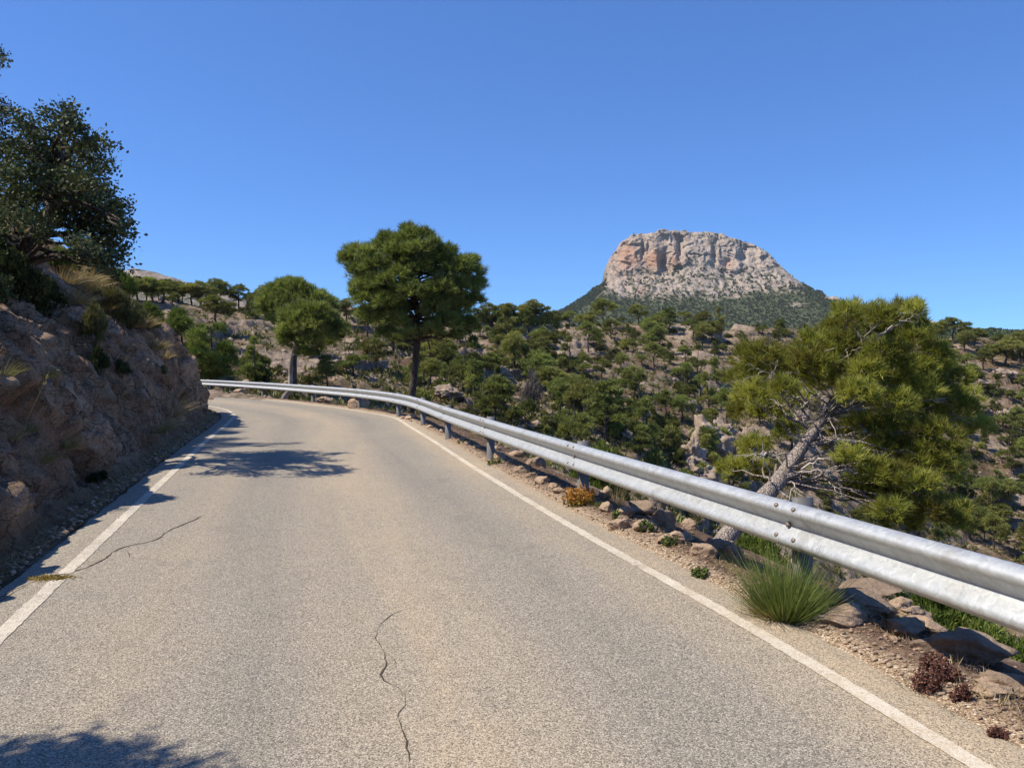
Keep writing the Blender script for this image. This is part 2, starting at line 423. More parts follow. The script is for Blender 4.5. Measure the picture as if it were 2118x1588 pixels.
def bank_mat():
    g = NG('bank_rock')
    co = g.coord()
    soil = g.attr('tint')
    n1 = g.noise(co, 0.8, 6, 0.62, 0.8)
    n2 = g.noise(co, 4.5, 8, 0.7)
    n3 = g.noise(co, 22, 6, 0.72)
    tilt = g.mapping(co, (1.0, 0.35, 1.0), (0.5, 0.25, 0.3))
    strata = g.noise(g.mapping(co, (0.8, 0.5, 2.6), (0.55, 0.3, 0.3)), 1.3, 6, 0.65, 0.6)
    col = g.ramp(n1, [(0.3, (0.17, 0.122, 0.09)), (0.48, (0.28, 0.21, 0.16)), (0.68, (0.43, 0.345, 0.275))])
    col = g.mix(g.maprange(strata, 0.5, 0.66, 0, 0.75), col, (0.26, 0.115, 0.06))
    col = g.mix(g.maprange(n2, 0.42, 0.75, 0, 0.6), col, (0.07, 0.052, 0.042))
    col = g.mix(g.maprange(n3, 0.52, 0.75, 0, 0.5), col, (0.46, 0.37, 0.29))
    col = g.mix(g.maprange(g.attr('cell'), 0.55, 0.85, 0, 0.65), col, (0.46, 0.385, 0.32))
    col = g.mix(g.maprange(g.attr('cell'), 0.45, 0.15, 0, 0.6), col, (0.2, 0.105, 0.065))
    edge = g.voro(g.mix(0.1, tilt, g.noise(co, 2.5, 4, out=1)), 2.1, 'DISTANCE_TO_EDGE')
    crack = g.maprange(edge, 0.0, 0.03)
    col = g.mix(g.math('MULTIPLY', g.math('SUBTRACT', 1.0, crack), 0.05), col, (0.05, 0.04, 0.033))
    col = g.mix(g.math('MULTIPLY', g.attr('crevice'), 0.6), col, (0.055, 0.04, 0.03))  # gaps and low beds darkened, their shade put into the colour
    warp = g.mix(0.07, co, g.noise(co, 3.5, 5, 0.65, out=1))
    crack_shade = g.maprange(g.voro(g.mapping(warp, (1.0, 0.6, 1.5), (0.6, 0.0, 0.2)), 4.5, 'DISTANCE_TO_EDGE'), 0.0, 0.05)
    crack_shade2 = g.maprange(g.voro(g.mapping(warp, (1.0, 0.7, 1.6), (0.6, 0.0, 0.2)), 13, 'DISTANCE_TO_EDGE'), 0.0, 0.07)
    brk = g.maprange(g.noise(co, 2.1, 4, 0.6), 0.42, 0.56)
    dk = g.math('MULTIPLY', g.math('ADD', g.math('MULTIPLY', g.math('SUBTRACT', 1.0, crack_shade), 0.55), g.math('MULTIPLY', g.math('SUBTRACT', 1.0, crack_shade2), 0.35)), brk)  # fine cracks darkened in the colour, standing in for weak bump shading
    col = g.mix(dk, col, (0.05, 0.036, 0.027))
    grain = g.noise(co, 55, 5, 0.75)
    col = g.mix(g.maprange(grain, 0.52, 0.66, 0, 0.6), col, (0.5, 0.41, 0.33))
    col = g.mix(g.maprange(grain, 0.46, 0.34, 0, 0.6), col, (0.08, 0.058, 0.044))
    sc_ = g.ramp(n2, [(0.3, (0.10, 0.062, 0.038)), (0.5, (0.19, 0.13, 0.08)), (0.7, (0.32, 0.24, 0.155))])
    col = g.mix(soil, col, sc_)
    col = g.mix(1.0, col, (1.2, 1.04, 0.87), 'MULTIPLY')
    h = g.math('ADD', g.math('ADD', n2, g.math('MULTIPLY', n3, 0.35)), g.math('ADD', g.math('MULTIPLY', grain, 0.25), g.math('MULTIPLY', dk, -0.6)))
    return g.principled(col, 0.93, nrm=g.bump(h, 1.0, 0.09), spec=0.2)
M['bank'] = bank_mat()

def mountain_mat():
    g = NG('mountain_rock')
    co = g.coord()
    rock = g.attr('tint'); warm = g.attr('warm')
    n1 = g.noise(co, 0.012, 6, 0.65, 0.6)
    n2 = g.noise(g.mapping(co, (1, 1, 0.3)), 0.05, 8, 0.7, 0.5)
    n3 = g.noise(co, 0.16, 6, 0.72)
    col = g.ramp(n2, [(0.3, (0.22, 0.182, 0.15)), (0.45, (0.4, 0.34, 0.285)), (0.68, (0.52, 0.455, 0.39))])
    col = g.mix(g.math('MULTIPLY', warm, g.maprange(n2, 0.35, 0.6, 0.4, 1.0)), col, (0.46, 0.265, 0.17))
    col = g.mix(g.maprange(n3, 0.5, 0.75, 0, 0.3), col, (0.16, 0.14, 0.11))
    scrub = g.math('MULTIPLY', g.attr('scrub'), g.maprange(g.noise(co, 0.09, 6, 0.65), 0.5, 0.58))
    col = g.mix(scrub, col, (0.09, 0.098, 0.055))
    forest = g.ramp(n3, [(0.3, (0.05, 0.066, 0.034)), (0.58, (0.085, 0.1, 0.052)), (0.8, (0.17, 0.155, 0.11))])
    col = g.mix(rock, forest, col)
    h = g.math('ADD', n2, g.math('MULTIPLY', n3, 0.5))
    return g.principled(col, 0.95, nrm=g.bump(h, 0.9, 9.0), spec=0.1)
M['mountain'] = mountain_mat()

# ------------------------------------------------------------------ the lie of the land
def smooth_poly(pts, step=0.25):
    p = np.array(pts, float)
    p = np.vstack([2 * p[0] - p[1], p, 2 * p[-1] - p[-2]])
    out = []
    for i in range(1, len(p) - 2):
        p0, p1, p2, p3 = p[i - 1], p[i], p[i + 1], p[i + 2]
        a = np.linalg.norm(p1 - p0) ** 0.5; b = np.linalg.norm(p2 - p1) ** 0.5; c = np.linalg.norm(p3 - p2) ** 0.5
        m1 = (p2 - p1) + b * ((p1 - p0) / a - (p2 - p0) / (a + b))
        m2 = (p2 - p1) + b * ((p3 - p2) / c - (p3 - p1) / (b + c))
        for t in np.linspace(0, 1, 24, endpoint=False):
            out.append((2 * t**3 - 3 * t**2 + 1) * p1 + (t**3 - 2 * t**2 + t) * m1 + (3 * t**2 - 2 * t**3) * p2 + (t**3 - t**2) * m2)
    out.append(p[-2])
    out = np.array(out)
    s = np.concatenate([[0], np.cumsum(np.linalg.norm(np.diff(out, axis=0), axis=1))])
    n = int(s[-1] / step) + 1
    q = np.linspace(0, s[-1], n)
    out = np.stack([np.interp(q, s, out[:, 0]), np.interp(q, s, out[:, 1])], 1)
    return out
def tangents(p):
    d = np.gradient(p, axis=0)
    return d / np.linalg.norm(d, axis=1)[:, None]
def right_of(p):
    t = tangents(p)
    return np.stack([t[:, 1], -t[:, 0]], 1)
RLINE = smooth_poly([(10.5, -25.8), (4.6, -6.0), (1.95, 2.95), (1.54, 4.54), (0.85, 6.8), (0.23, 8.93), (-0.75, 12.5), (-1.61, 15.8), (-2.7, 19.8), (-3.5, 22.6), (-4.9, 25.3), (-7.0, 28.7), (-10.9, 33.8), (-16.5, 39.8), (-25, 45), (-36, 49), (-60, 55)])
LLINE = smooth_poly([(5.75, -25.0), (-0.1, -5.5), (-3.10, 4.6), (-3.50, 5.95), (-4.86, 10.57), (-6.5, 16.2), (-7.95, 21.4), (-8.8, 24.0), (-10.4, 27.2), (-13.6, 31.4), (-19.5, 36.5), (-28, 41), (-37, 44.3), (-60, 50)])
RAIL = smooth_poly([(8.7, -17.5), (2.38, 3.53), (1.9, 5.12), (0.74, 8.89), (-0.42, 12.8), (-1.4, 16.2), (-3.2, 22.4), (-5.3, 26.8), (-8.2, 31.2), (-11.8, 36.0), (-18.0, 42.8), (-27, 48.2), (-37, 51.8)], 0.1)

def signed_dist(P, X, Y):
    """distance from a polyline, positive to its right; and the arc position"""
    X = np.asarray(X, float).ravel(); Y = np.asarray(Y, float).ravel()
    q = P[::2]; nr = right_of(P)[::2]
    D = np.empty(len(X)); A = np.empty(len(X))
    for i in range(0, len(X), 20000):
        dx = X[i:i + 20000, None] - q[None, :, 0]; dy = Y[i:i + 20000, None] - q[None, :, 1]
        k = np.argmin(dx * dx + dy * dy, axis=1); r = np.arange(len(k))
        ex, ey = dx[r, k], dy[r, k]
        perp = ex * nr[k, 0] + ey * nr[k, 1]
        d = np.hypot(ex, ey)
        lim = (k == 0) | (k == len(q) - 1)
        D[i:i + 20000] = np.where(lim, perp, np.where(np.abs(perp) < 0.3, perp, np.sign(perp) * np.maximum(np.abs(perp), d * 0.985)))
        A[i:i + 20000] = k * 0.5
    return D, A

PROFILE = [  # direction (photo column) -> ground height at distances along it
    (-800, [(20, 4), (60, 12), (120, 20), (200, 10), (600, -20)]),
    (0, [(30, 3), (60, 8), (100, 12), (160, 8), (300, -10), (600, -20)]),
    (200, [(35, 2), (60, 6), (90, 9.3), (110, 9.8), (160, 4), (300, -10), (600, -20)]),
    (350, [(45, 0.6), (60, 3.4), (80, 7.1), (100, 9.7), (140, 6), (300, -10), (600, -20)]),
    (500, [(43, -0.6), (48, -0.35), (60, 1.1), (76, 3.9), (92, 7.4), (105, 9.5), (130, 7), (250, -10), (600, -20)]),
    (700, [(36, -1.2), (45, -0.8), (55, 0.1), (72, 1.9), (88, 4.2), (105, 7.6), (115, 9.8), (140, 8), (250, -10), (600, -20)]),
    (1000, [(25, -6), (40, -4.2), (55, -2.6), (75, -0.9), (100, 2.1), (125, 6.4), (140, 9.3), (170, 7), (300, -10), (600, -20)]),
    (1300, [(20, -12), (40, -8), (55, -5.9), (68, -5.0), (90, -2.6), (125, 2.2), (155, 7.6), (170, 10.4), (200, 8), (300, -10), (600, -20)]),
    (1600, [(20, -20), (60, -14.5), (80, -11.3), (95, -7.7), (120, -2.4), (150, 4.4), (175, 9.6), (200, 8), (300, 0), (450, 2), (550, 12), (700, 0), (900, -20)]),
    (2050, [(20, -30), (80, -26), (100, -22), (120, -17.5), (145, -7.6), (165, 0.6), (190, 7.5), (220, 6), (300, 4), (450, 13), (560, 24), (700, 0), (900, -20)]),
    (2300, [(20, -31), (80, -28), (105, -22), (130, -15), (150, -7.8), (175, 1), (195, 7), (220, 5), (300, 4), (450, 10), (560, 19), (700, 0), (900, -20)]),
    (3200, [(20, -32), (80, -30), (110, -22), (150, -8), (190, 6), (220, 4), (350, 5), (550, 14), (700, 0), (900, -20)]),
]
_pc = np.array([p[0] for p in PROFILE], float)
_py = np.concatenate([[0.01], np.geomspace(8, 1200, 500)])
_pt = np.array([np.interp(_py, [a for a, b in pr], [b for a, b in pr]) for _, pr in PROFILE])
def zfar(X, Y):
    Yc = np.clip(Y, 8, 1199)
    u = np.clip(CX + FPX * X / np.maximum(Y, 6.0), -799, 3199)
    i = np.clip(np.searchsorted(_pc, u) - 1, 0, len(_pc) - 2)
    t = (u - _pc[i]) / (_pc[i + 1] - _pc[i]); t = t * t * (3 - 2 * t) * 0.5 + t * 0.5
    f = np.log(Yc / 8) / np.log(1200 / 8) * 499
    j = np.clip(f.astype(int), 0, 498); g_ = f - j
    a = _pt[i, j + 1] * (1 - g_) + _pt[i, np.minimum(j + 2, 500)] * g_
    b = _pt[i + 1, j + 1] * (1 - g_) + _pt[i + 1, np.minimum(j + 2, 500)] * g_
    return a * (1 - t) + b * t

def crest(Y):
    return np.interp(Y, [-10, 4, 10, 18, 21, 23.5, 27, 45], [2.5, 2.35, 2.6, 3.0, 3.05, 2.85, 1.9, 1.4])
def bank_h(d, Y):
    hc = crest(Y)
    k = np.interp(d, [-1, 0, 0.3, 0.75, 1.15, 1.7, 2.5], [-0.1, -0.03, 0.04, 0.46, 0.72, 0.88, 1.0])
    k2 = np.interp(d, [-1, 0, 0.25, 0.6, 0.95, 1.5, 2.3], [-0.1, -0.03, 0.06, 0.5, 0.78, 0.93, 1.0])
    m_ = sstep(17, 20.5, Y); k = k * (1 - m_) + k2 * m_
    return hc * k + np.interp(d, [2.1, 3, 5, 9, 16, 40], [0, 1.05, 2.8, 5.2, 7.5, 12.0])

def land(X, Y, want=False):
    X = np.asarray(X, float); shp = X.shape
    X = X.ravel(); Y = np.asarray(Y, float).ravel()
    r = np.hypot(X, Y)
    dR, _ = signed_dist(RLINE, X, Y); dL, _ = signed_dist(LLINE, X, Y); dL = -dL
    zf = zfar(X, Y)
    far = sstep(28, 60, r)
    n_big = fbm(X * 0.045, Y * 0.045, 1.0, 4)
    n_mid = fbm(X * 0.22, Y * 0.22, 2.0, 4)
    zf = zf + far * (n_big * 0.9 + n_mid * 0.4) * np.clip(1.2 - r / 900, 0.4, 1)
    # stony ledges that follow the contours
    lm = sstep(-0.05, 0.35, fbm(X * 0.05, Y * 0.05, 9.0, 3)) * far
    q = zf / 1.7 + 0.5 * fbm(X * 0.09, Y * 0.09, 4.0, 3)
    fq = q - np.floor(q)
    zf = zf + lm * 1.5 * (sstep(0.5, 0.78, fq) - fq)
    ridge = sstep(0.55, 0.62, fq) * (1 - sstep(0.72, 0.86, fq)) * lm
    n_f = fbm(X * 0.9, Y * 0.9, 5.0, 4)
    # right of the road the ground falls into the gully
    nr_ = fbm(X * 0.35, Y * 0.35, 6.0, 3)
    zr = -0.10 - np.maximum(dR - 1.0, 0) * 0.6 + np.clip(dR - 1.0, 0, 2) * 0.12 * nr_
    cap = -0.2 + np.maximum(dR - 1.6, 0) * 0.06 + np.maximum(dR - 7, 0) * 0.5
    zright = smax(zr, np.minimum(zf, cap), 0.05)
    zright = zright + sstep(1.5, 6, dR) * n_f * 0.12
    # left of it stands the cut bank; its own finer sheet covers the first metres
    zb = bank_h(dL - 0.6, Y) - 0.9 * sstep(0.5, 1.2, dL) * (1 - sstep(8.0, 9.6, dL))
    blend = sstep(7, 16, dL)
    zleft = np.where(dL > 6, smax(zb, zf * blend + zb * (1 - blend), 0.05), zb) + sstep(9, 14, dL) * n_f * 0.12
    z = np.where(dR > 0.4, zright, np.where(dL > 0.4, zleft, -0.05))
    z = np.where((dR <= 0.4) & (dL <= 0.4), -0.06, z)
    if want:
        rocky = np.clip(sstep(0.1, 0.5, fbm(X * 0.07, Y * 0.07, 13.0, 4) + 0.15 * n_f) + 0.9 * ridge, 0, 1)
        rocky = np.maximum(rocky, 0.6 * sstep(1.0, 1.6, dR) * (1 - sstep(4, 9, dR)))
        return z.reshape(shp), rocky.reshape(shp), sstep(260, 380, r).reshape(shp)
    return z.reshape(shp)

# one sheet from under the camera to the horizon, finest where the photo looks
th = np.unique(np.concatenate([np.radians(np.arange(-41, 41.001, 0.13)), np.radians(np.arange(41, 319, 2.5))]))
rr = np.concatenate([np.arange(0.4, 12, 0.4), np.geomspace(12, 45, 60)[:-1], np.arange(45, 190, 0.6), np.geomspace(190, 800, 70)[1:], np.geomspace(800, 2600, 16)[1:]])
R2, T2 = np.meshgrid(rr, th, indexing='ij')
GX, GY = R2 * np.sin(T2), R2 * np.cos(T2)
GZ, rocky, forest = land(GX, GY, True)
far_flat = sstep(900, 1400, R2)
GZ = GZ * (1 - far_flat) - 25 * far_flat
GZ = GZ + sstep(20, 45, R2) * (1 - sstep(200, 300, R2)) * (rocky * 0.22 * ridged(GX * 0.8, GY * 0.8, GZ * 1.6, 4) + 0.12 * fbm(GX * 1.6, GY * 1.6, 0, 3))
b = MB()
b.add(np.stack([GX, GY, GZ], -1), grid_faces(len(rr), len(th), wrap=True)[:, ::-1])
c0 = b.n
b.add([[0, 0, -0.06]], np.zeros((0, 3), int))
jj = np.arange(len(th))
b.f3.append(np.stack([np.full(len(th), c0), (jj + 1) % len(th), jj], 1)[:, ::-1])
ground = tag(b.build('ground', M['ground'], smooth=False), kind='structure')
setattr_pt(ground, 'rocky', np.append(rocky.ravel(), 0)); setattr_pt(ground, 'forest', np.append(forest.ravel(), 0))

_HY = np.concatenate([np.arange(1.5, 20, 0.08), np.geomspace(20, 400, 1500)])
def hit(px, py):
    """where the line of sight through a photo point meets the land"""
    z = CH - (py - HY) / FPX * _HY
    x = (px - CX) / FPX * _HY
    g_ = z - land(x, _HY)
    k = np.nonzero(g_ <= 0)[0]
    k = k[0] if len(k) and _HY[k[0]] < 230 else int(np.argmin(np.where((_HY > 40) & (_HY < 215), g_ / _HY, 9e9)))
    return float(x[k]), float(_HY[k]), float(land(x[k:k + 1], _HY[k:k + 1])[0])
def hit_many(pxs, pys):
    return [hit(a, c) for a, c in zip(pxs, pys)]
def at(px, py, Y):
    return np.array([(px - CX) / FPX * Y, Y, CH - (py - HY) / FPX * Y])
def road_pt(px, py, z=0.0):
    Y = FPX * (CH - z) / (py - HY)
    return np.array([(px - CX) / FPX * Y, Y, z])

# ------------------------------------------------------------------ road, painted lines, cracks
def resample(p, n, a=0.0, bfrac=1.0):
    s = np.concatenate([[0], np.cumsum(np.linalg.norm(np.diff(p, axis=0), axis=1))])
    q = np.linspace(s[-1] * a, s[-1] * bfrac, n)
    return np.stack([np.interp(q, s, p[:, 0]), np.interp(q, s, p[:, 1])], 1)
NS = 700
def edge_noise(n, seed, amp): return amp * fbm(np.linspace(0, n * 0.35, n), seed, 0.0, 4)
# each right-hand sample is joined to its own nearest left-hand sample
Rs = resample(RLINE, NS); nR = right_of(Rs)
dl, arc = signed_dist(LLINE, Rs[:, 0], Rs[:, 1])
kk = np.maximum.accumulate(np.interp(np.linspace(0, NS - 1, NS), np.arange(NS), arc / 0.25))
kk = np.convolve(np.pad(kk, 20, mode='edge'), np.ones(41) / 41, 'valid')
Ls = np.stack([np.interp(kk, np.arange(len(LLINE)), LLINE[:, 0]), np.interp(kk, np.arange(len(LLINE)), LLINE[:, 1])], 1)
nL = right_of(Ls)
er = Rs + nR * (0.42 + edge_noise(NS, 3.0, 0.05))[:, None]
el = Ls - nL * (0.36 + edge_noise(NS, 8.0, 0.04))[:, None]
f = np.linspace(0, 1, 26)
road_xy = er[:, None, :] * (1 - f)[None, :, None] + el[:, None, :] * f[None, :, None]
b = MB()
zz = np.zeros(road_xy.shape[:2]); zz[:, 0] -= 0.035; zz[:, -1] -= 0.03
b.add(np.concatenate([road_xy, zz[..., None]], -1), grid_faces(NS, 26)[:, ::-1])
road = tag(b.build('road', M['asphalt'], smooth=True), kind='structure')
dd, aa = signed_dist(RLINE, road_xy[..., 0], road_xy[..., 1])
setattr_pt(road, 'across', dd); setattr_pt(road, 'along', aa)

def ribbon(name, line, width, z, mat, seed, jag=0.012, gaps=()):
    n = len(line)
    nr = right_of(line)
    e1 = jag * fbm(np.arange(n) * 0.9, seed, 0, 3); e2 = jag * fbm(np.arange(n) * 0.9, seed + 5.5, 0, 3)
    cols = np.linspace(-0.5, 0.5, 5)
    off = cols[None, :] * width + (e1[:, None] * (0.5 - cols) + e2[:, None] * (0.5 + cols))
    xy = line[:, None, :] + nr[:, None, :] * off[..., None]
    fc = grid_faces(n, 5)[:, ::-1]
    if len(gaps):
        row = fc.min(axis=1) // 5
        keep = np.ones(len(fc), bool)
        for a_, c_ in gaps: keep &= ~((line[row, 1] > a_) & (line[row, 1] < c_))
        fc = fc[keep]
    mb = MB(); mb.add(np.concatenate([xy, np.full((n, 5, 1), z)], -1), fc)
    o = tag(mb.build(name, mat, smooth=True), kind='structure')
    dd, aa = signed_dist(RLINE, xy[..., 0], xy[..., 1])
    setattr_pt(o, 'across', dd); setattr_pt(o, 'along', aa)
    return o
ribbon('road_line', smooth_poly(RLINE[::4], 0.06), 0.1, 0.004, M['paint'], 1.0)
ribbon('road_line', smooth_poly(LLINE[::4], 0.06), 0.105, 0.004, M['paint'], 40.0, gaps=[(5.75, 5.9)])

def crack(pts, wd, seed):
    p = smooth_poly([road_pt(*q)[:2] for q in pts], 0.012)
    n = len(p); nr = right_of(p)
    p = p + nr * (0.018 * fbm(np.arange(n) * 0.06, seed, 0, 5))[:, None]
    wv = wd * np.clip(0.5 + 1.0 * fbm(np.arange(n) * 0.035, seed + 3, 0, 4), 0.16, 1.8) * np.minimum(1, np.minimum(np.arange(n), n - np.arange(n)) / 25.0)
    mb = MB()
    xy = np.stack([p - nr * wv[:, None] / 2, p + nr * wv[:, None] / 2], 1)
    mb.add(np.concatenate([xy, np.full((n, 2, 1), 0.0035)], -1), grid_faces(n, 2)[:, ::-1])
    tag(mb.build('road_crack', M['crack']), kind='structure')
crack([(865, 1252), (818, 1268), (788, 1290), (778, 1318), (798, 1352), (792, 1408), (832, 1425), (838, 1452), (823, 1480), (838, 1530), (843, 1570), (862, 1640)], 0.010, 1.0)
crack([(798, 1352), (812, 1362), (818, 1378)], 0.006, 7.0)
crack([(832, 1425), (852, 1436), (870, 1440)], 0.006, 8.0)
crack([(255, 1132), (268, 1146), (262, 1160)], 0.008, 9.0)
crack([(425, 1064), (395, 1078), (345, 1100), (318, 1118), (255, 1132), (212, 1158), (185, 1172), (140, 1184), (110, 1192), (80, 1200), (55, 1208), (28, 1222), (-20, 1248), (-90, 1285)], 0.026, 2.0)
crack([(418, 1062), (452, 1058), (490, 1060)], 0.008, 4.0)

# verge strip below the guardrail
nv, nc = 900, 34
Vs = resample(RLINE, nv, 0.0, 1.0); nV = right_of(Vs)
dv = np.concatenate([np.linspace(0.30, 1.3, 24), np.linspace(1.37, 2.6, 10)])
vx = Vs[:, None, :] + nV[:, None, :] * dv[None, :, None]
vz = land(vx[..., 0], vx[..., 1])
prof = np.interp(dv, [0.30, 0.42, 0.6, 1.1, 1.6, 2.6], [-0.03, 0.008, 0.02, -0.03, -0.2, -0.72])
vz = np.maximum(vz + 0.05, prof[None, :]) * 1.0
vz = np.where(dv[None, :] < 0.4, prof[None, :], vz)
hb = fbm(vx[..., 0] * 2.4, vx[..., 1] * 2.4, 0, 5)
vz = vz + sstep(0.38, 0.7, dv)[None, :] * (0.035 * hb) + 0.012 * sstep(0.36, 0.5, dv)[None, :] * fbm(vx[..., 0] * 11, vx[..., 1] * 11, 0, 3)
vz[:, -1] -= 0.5
b = MB()
b.add(np.concatenate([vx, vz[..., None]], -1), grid_faces(nv, nc)[:, ::-1], np.broadcast_to(sstep(0.4, 0.62, dv)[None, :], vz.shape).ravel())
verge = tag(b.build('verge', M['verge'], smooth=True), kind='structure')
_vxf, _vzf = vx.reshape(-1, 2), vz.ravel()
def verge_z(x, y):
    k = int(np.argmin((_vxf[:, 0] - x) ** 2 + (_vxf[:, 1] - y) ** 2))
    if (_vxf[k, 0] - x) ** 2 + (_vxf[k, 1] - y) ** 2 < 0.3: return float(_vzf[k])
    return float(land(np.array([x]), np.array([y]))[0]) if np.hypot(x, y) < 60 and _vxf[k, 0] < x else 0.0
_Yt = np.arange(1.5, 48, 0.03)
def vp(px, py):
    """where the sight line meets the road edge or the verge"""
    xs = (px - CX) / FPX * _Yt; zs = CH - (py - HY) / FPX * _Yt
    for k in np.nonzero(zs < 0.15)[0]:
        z = verge_z(xs[k], _Yt[k])
        if zs[k] <= z: return (float(xs[k]), float(_Yt[k]), z)
    return tuple(road_pt(px, py))

# ------------------------------------------------------------------ cut bank on the left
nb = 1300
q = np.arange(nb)
Bs = resample(LLINE, nb, 0.16, 0.72); nB = -right_of(Bs)
dB = np.concatenate([np.linspace(-0.12, 2.3, 84), np.linspace(2.36, 9.6, 60)[1:]])
bx = Bs[:, None, :] + nB[:, None, :] * (0.6 + dB)[None, :, None]
Yg = np.broadcast_to(Bs[:, 1][:, None], bx.shape[:2])
push = 0.22 * fbm(q * 0.035, 3.3, 0, 3)[:, None] * sstep(0.0, 0.6, dB)[None, :]
bz = bank_h(dB[None, :] + push, Yg)
P3 = np.concatenate([bx, bz[..., None]], -1)
def grid_normals(P):
    du = np.gradient(P, axis=0); dv_ = np.gradient(P, axis=1)
    n = np.cross(dv_, du)
    n /= np.linalg.norm(n, axis=-1)[..., None] + 1e-9
    return np.where(n[..., 2:3] < 0, -n, n)
Nn = grid_normals(P3)
face = sstep(0.05, 0.4, dB)[None, :] * (1 - sstep(2.2, 3.4, dB))[None, :]
x_, y_, z_ = P3[..., 0], P3[..., 1], P3[..., 2]
# beds dip towards the road end: stretch the blocks along that dip
u_ = 0.8 * y_ - 0.6 * z_; v_ = 0.6 * y_ + 0.8 * z_ + 0.25 * x_; w_ = x_
wob = 0.22 * fbm(x_ * 1.1, y_ * 1.1, z_ * 1.1, 3)
def facets(a, c, e, amp, slope):
    """broken rock: every cell is a tilted plane, so neighbours meet in sharp steps"""
    xi, yi, zi = np.floor(a).astype(int), np.floor(c).astype(int), np.floor(e).astype(int)
    d1 = np.full(a.shape, 9.0); d2 = np.full(a.shape, 9.0); val = np.zeros(a.shape); idv = np.zeros(a.shape)
    for dx in (-1, 0, 1):
        for dy in (-1, 0, 1):
            for dz in (-1, 0, 1):
                h = _P[_P[_P[(xi + dx) & 255] + ((yi + dy) & 255)] + ((zi + dz) & 255)]
                ox = a - (xi + dx + 0.5 + 0.42 * _G[h, 0]); oy = c - (yi + dy + 0.5 + 0.42 * _G[h, 1]); oz = e - (zi + dz + 0.5 + 0.42 * _G[h, 2])
                d = np.sqrt(ox * ox + oy * oy + oz * oz); k = d < d1
                g2 = _G[(h * 7 + 31) & 255]
                pl = amp * ((h / 255.0) - 0.5) + slope * (g2[..., 0] * ox + g2[..., 1] * oy + g2[..., 2] * oz)
                d2 = np.where(k, d1, np.minimum(d2, d)); val = np.where(k, pl, val); idv = np.where(k, h / 255.0, idv); d1 = np.where(k, d, d1)
    return val, d2 - d1, idv
f1, g1, i1 = facets(u_ * 0.34 + wob, v_ * 1.0 + wob, w_ * 0.7, 0.17, 0.13)
f2, g2_, i2 = facets(u_ * 1.1 + wob, v_ * 2.7, w_ * 1.8 + wob, 0.12, 0.11)
f3, g3, i3 = facets(u_ * 3.6, v_ * 6.5, w_ * 5.0, 0.055, 0.06)
f4, g4, i4 = facets(u_ * 9, v_ * 14, w_ * 11, 0.022, 0.028)
beds = ridged(u_ * 0.16 + 0.3 * wob, v_ * 0.62 + wob * 0.5, w_ * 0.4, 4)
disp = 0.17 * (beds - 0.4) + f1 + f2 + f3 + f4 + 0.018 * fbm(x_ * 9, y_ * 9, z_ * 9, 4) - 0.05
crev = np.maximum.reduce([1 - sstep(0.0, 0.06, g1), 0.8 * (1 - sstep(0, 0.08, g2_)), 0.5 * (1 - sstep(0, 0.10, g3)), 1 - sstep(-0.75, -0.25, beds)])
cellcol = np.clip(0.5 + 0.4 * (i1 - 0.5) + 0.35 * (i2 - 0.5) + 0.2 * (i3 - 0.5) + 0.3 * fbm(u_ * 0.25, v_ * 1.1, w_ * 0.3, 4), 0, 1)
soft = 0.12 * fbm(x_ * 1.2, y_ * 1.2, z_, 4) + 0.03 * fbm(x_ * 6, y_ * 6, z_, 3)
P3 = P3 + Nn * (face * disp + (1 - face) * soft * sstep(0.0, 0.3, dB)[None, :])[..., None]
P3[:, 0, 2] = -0.15
P3[:, -1, 2] -= 1.2
soil = np.clip(1 - face * 1.25 + 0.25 * fbm(x_ * 0.9, y_ * 0.9, z_, 4) * (1 - face), 0, 1)
soil = np.clip(soil, 0, 1)
b = MB()
b.add(P3, grid_faces(nb, len(dB)), soil.ravel())
bank = tag(b.build('rock_bank', M['bank'], smooth=False), kind='structure')
setattr_pt(bank, 'cell', cellcol.ravel()); setattr_pt(bank, 'crevice', (crev * face).ravel())
BANK_XY = P3[..., :2].reshape(-1, 2); BANK_Z = P3[..., 2].ravel()
def bank_z(x, y):
    k = np.argmin((BANK_XY[:, 0] - x) ** 2 + (BANK_XY[:, 1] - y) ** 2)
    return float(BANK_Z[k])
_bp = P3.reshape(-1, 3)
_bpx = CX + FPX * _bp[:, 0] / np.maximum(_bp[:, 1], 0.5); _bpy = HY - FPX * (_bp[:, 2] - CH) / np.maximum(_bp[:, 1], 0.5)
def bank_hit(px, py):
    """nearest bank point seen through a photo point"""
    m = (np.abs(_bpx - px) < 9) & (np.abs(_bpy - py) < 9) & (_bp[:, 1] > 2)
    k = np.nonzero(m)[0]
    if len(k) == 0:
        k = [int(np.argmin((_bpx - px) ** 2 + (_bpy - py) ** 2 + 1e6 * (_bp[:, 1] < 2)))]
    k = k[int(np.argmin(_bp[k, 1]))]
    return _bp[k].copy()

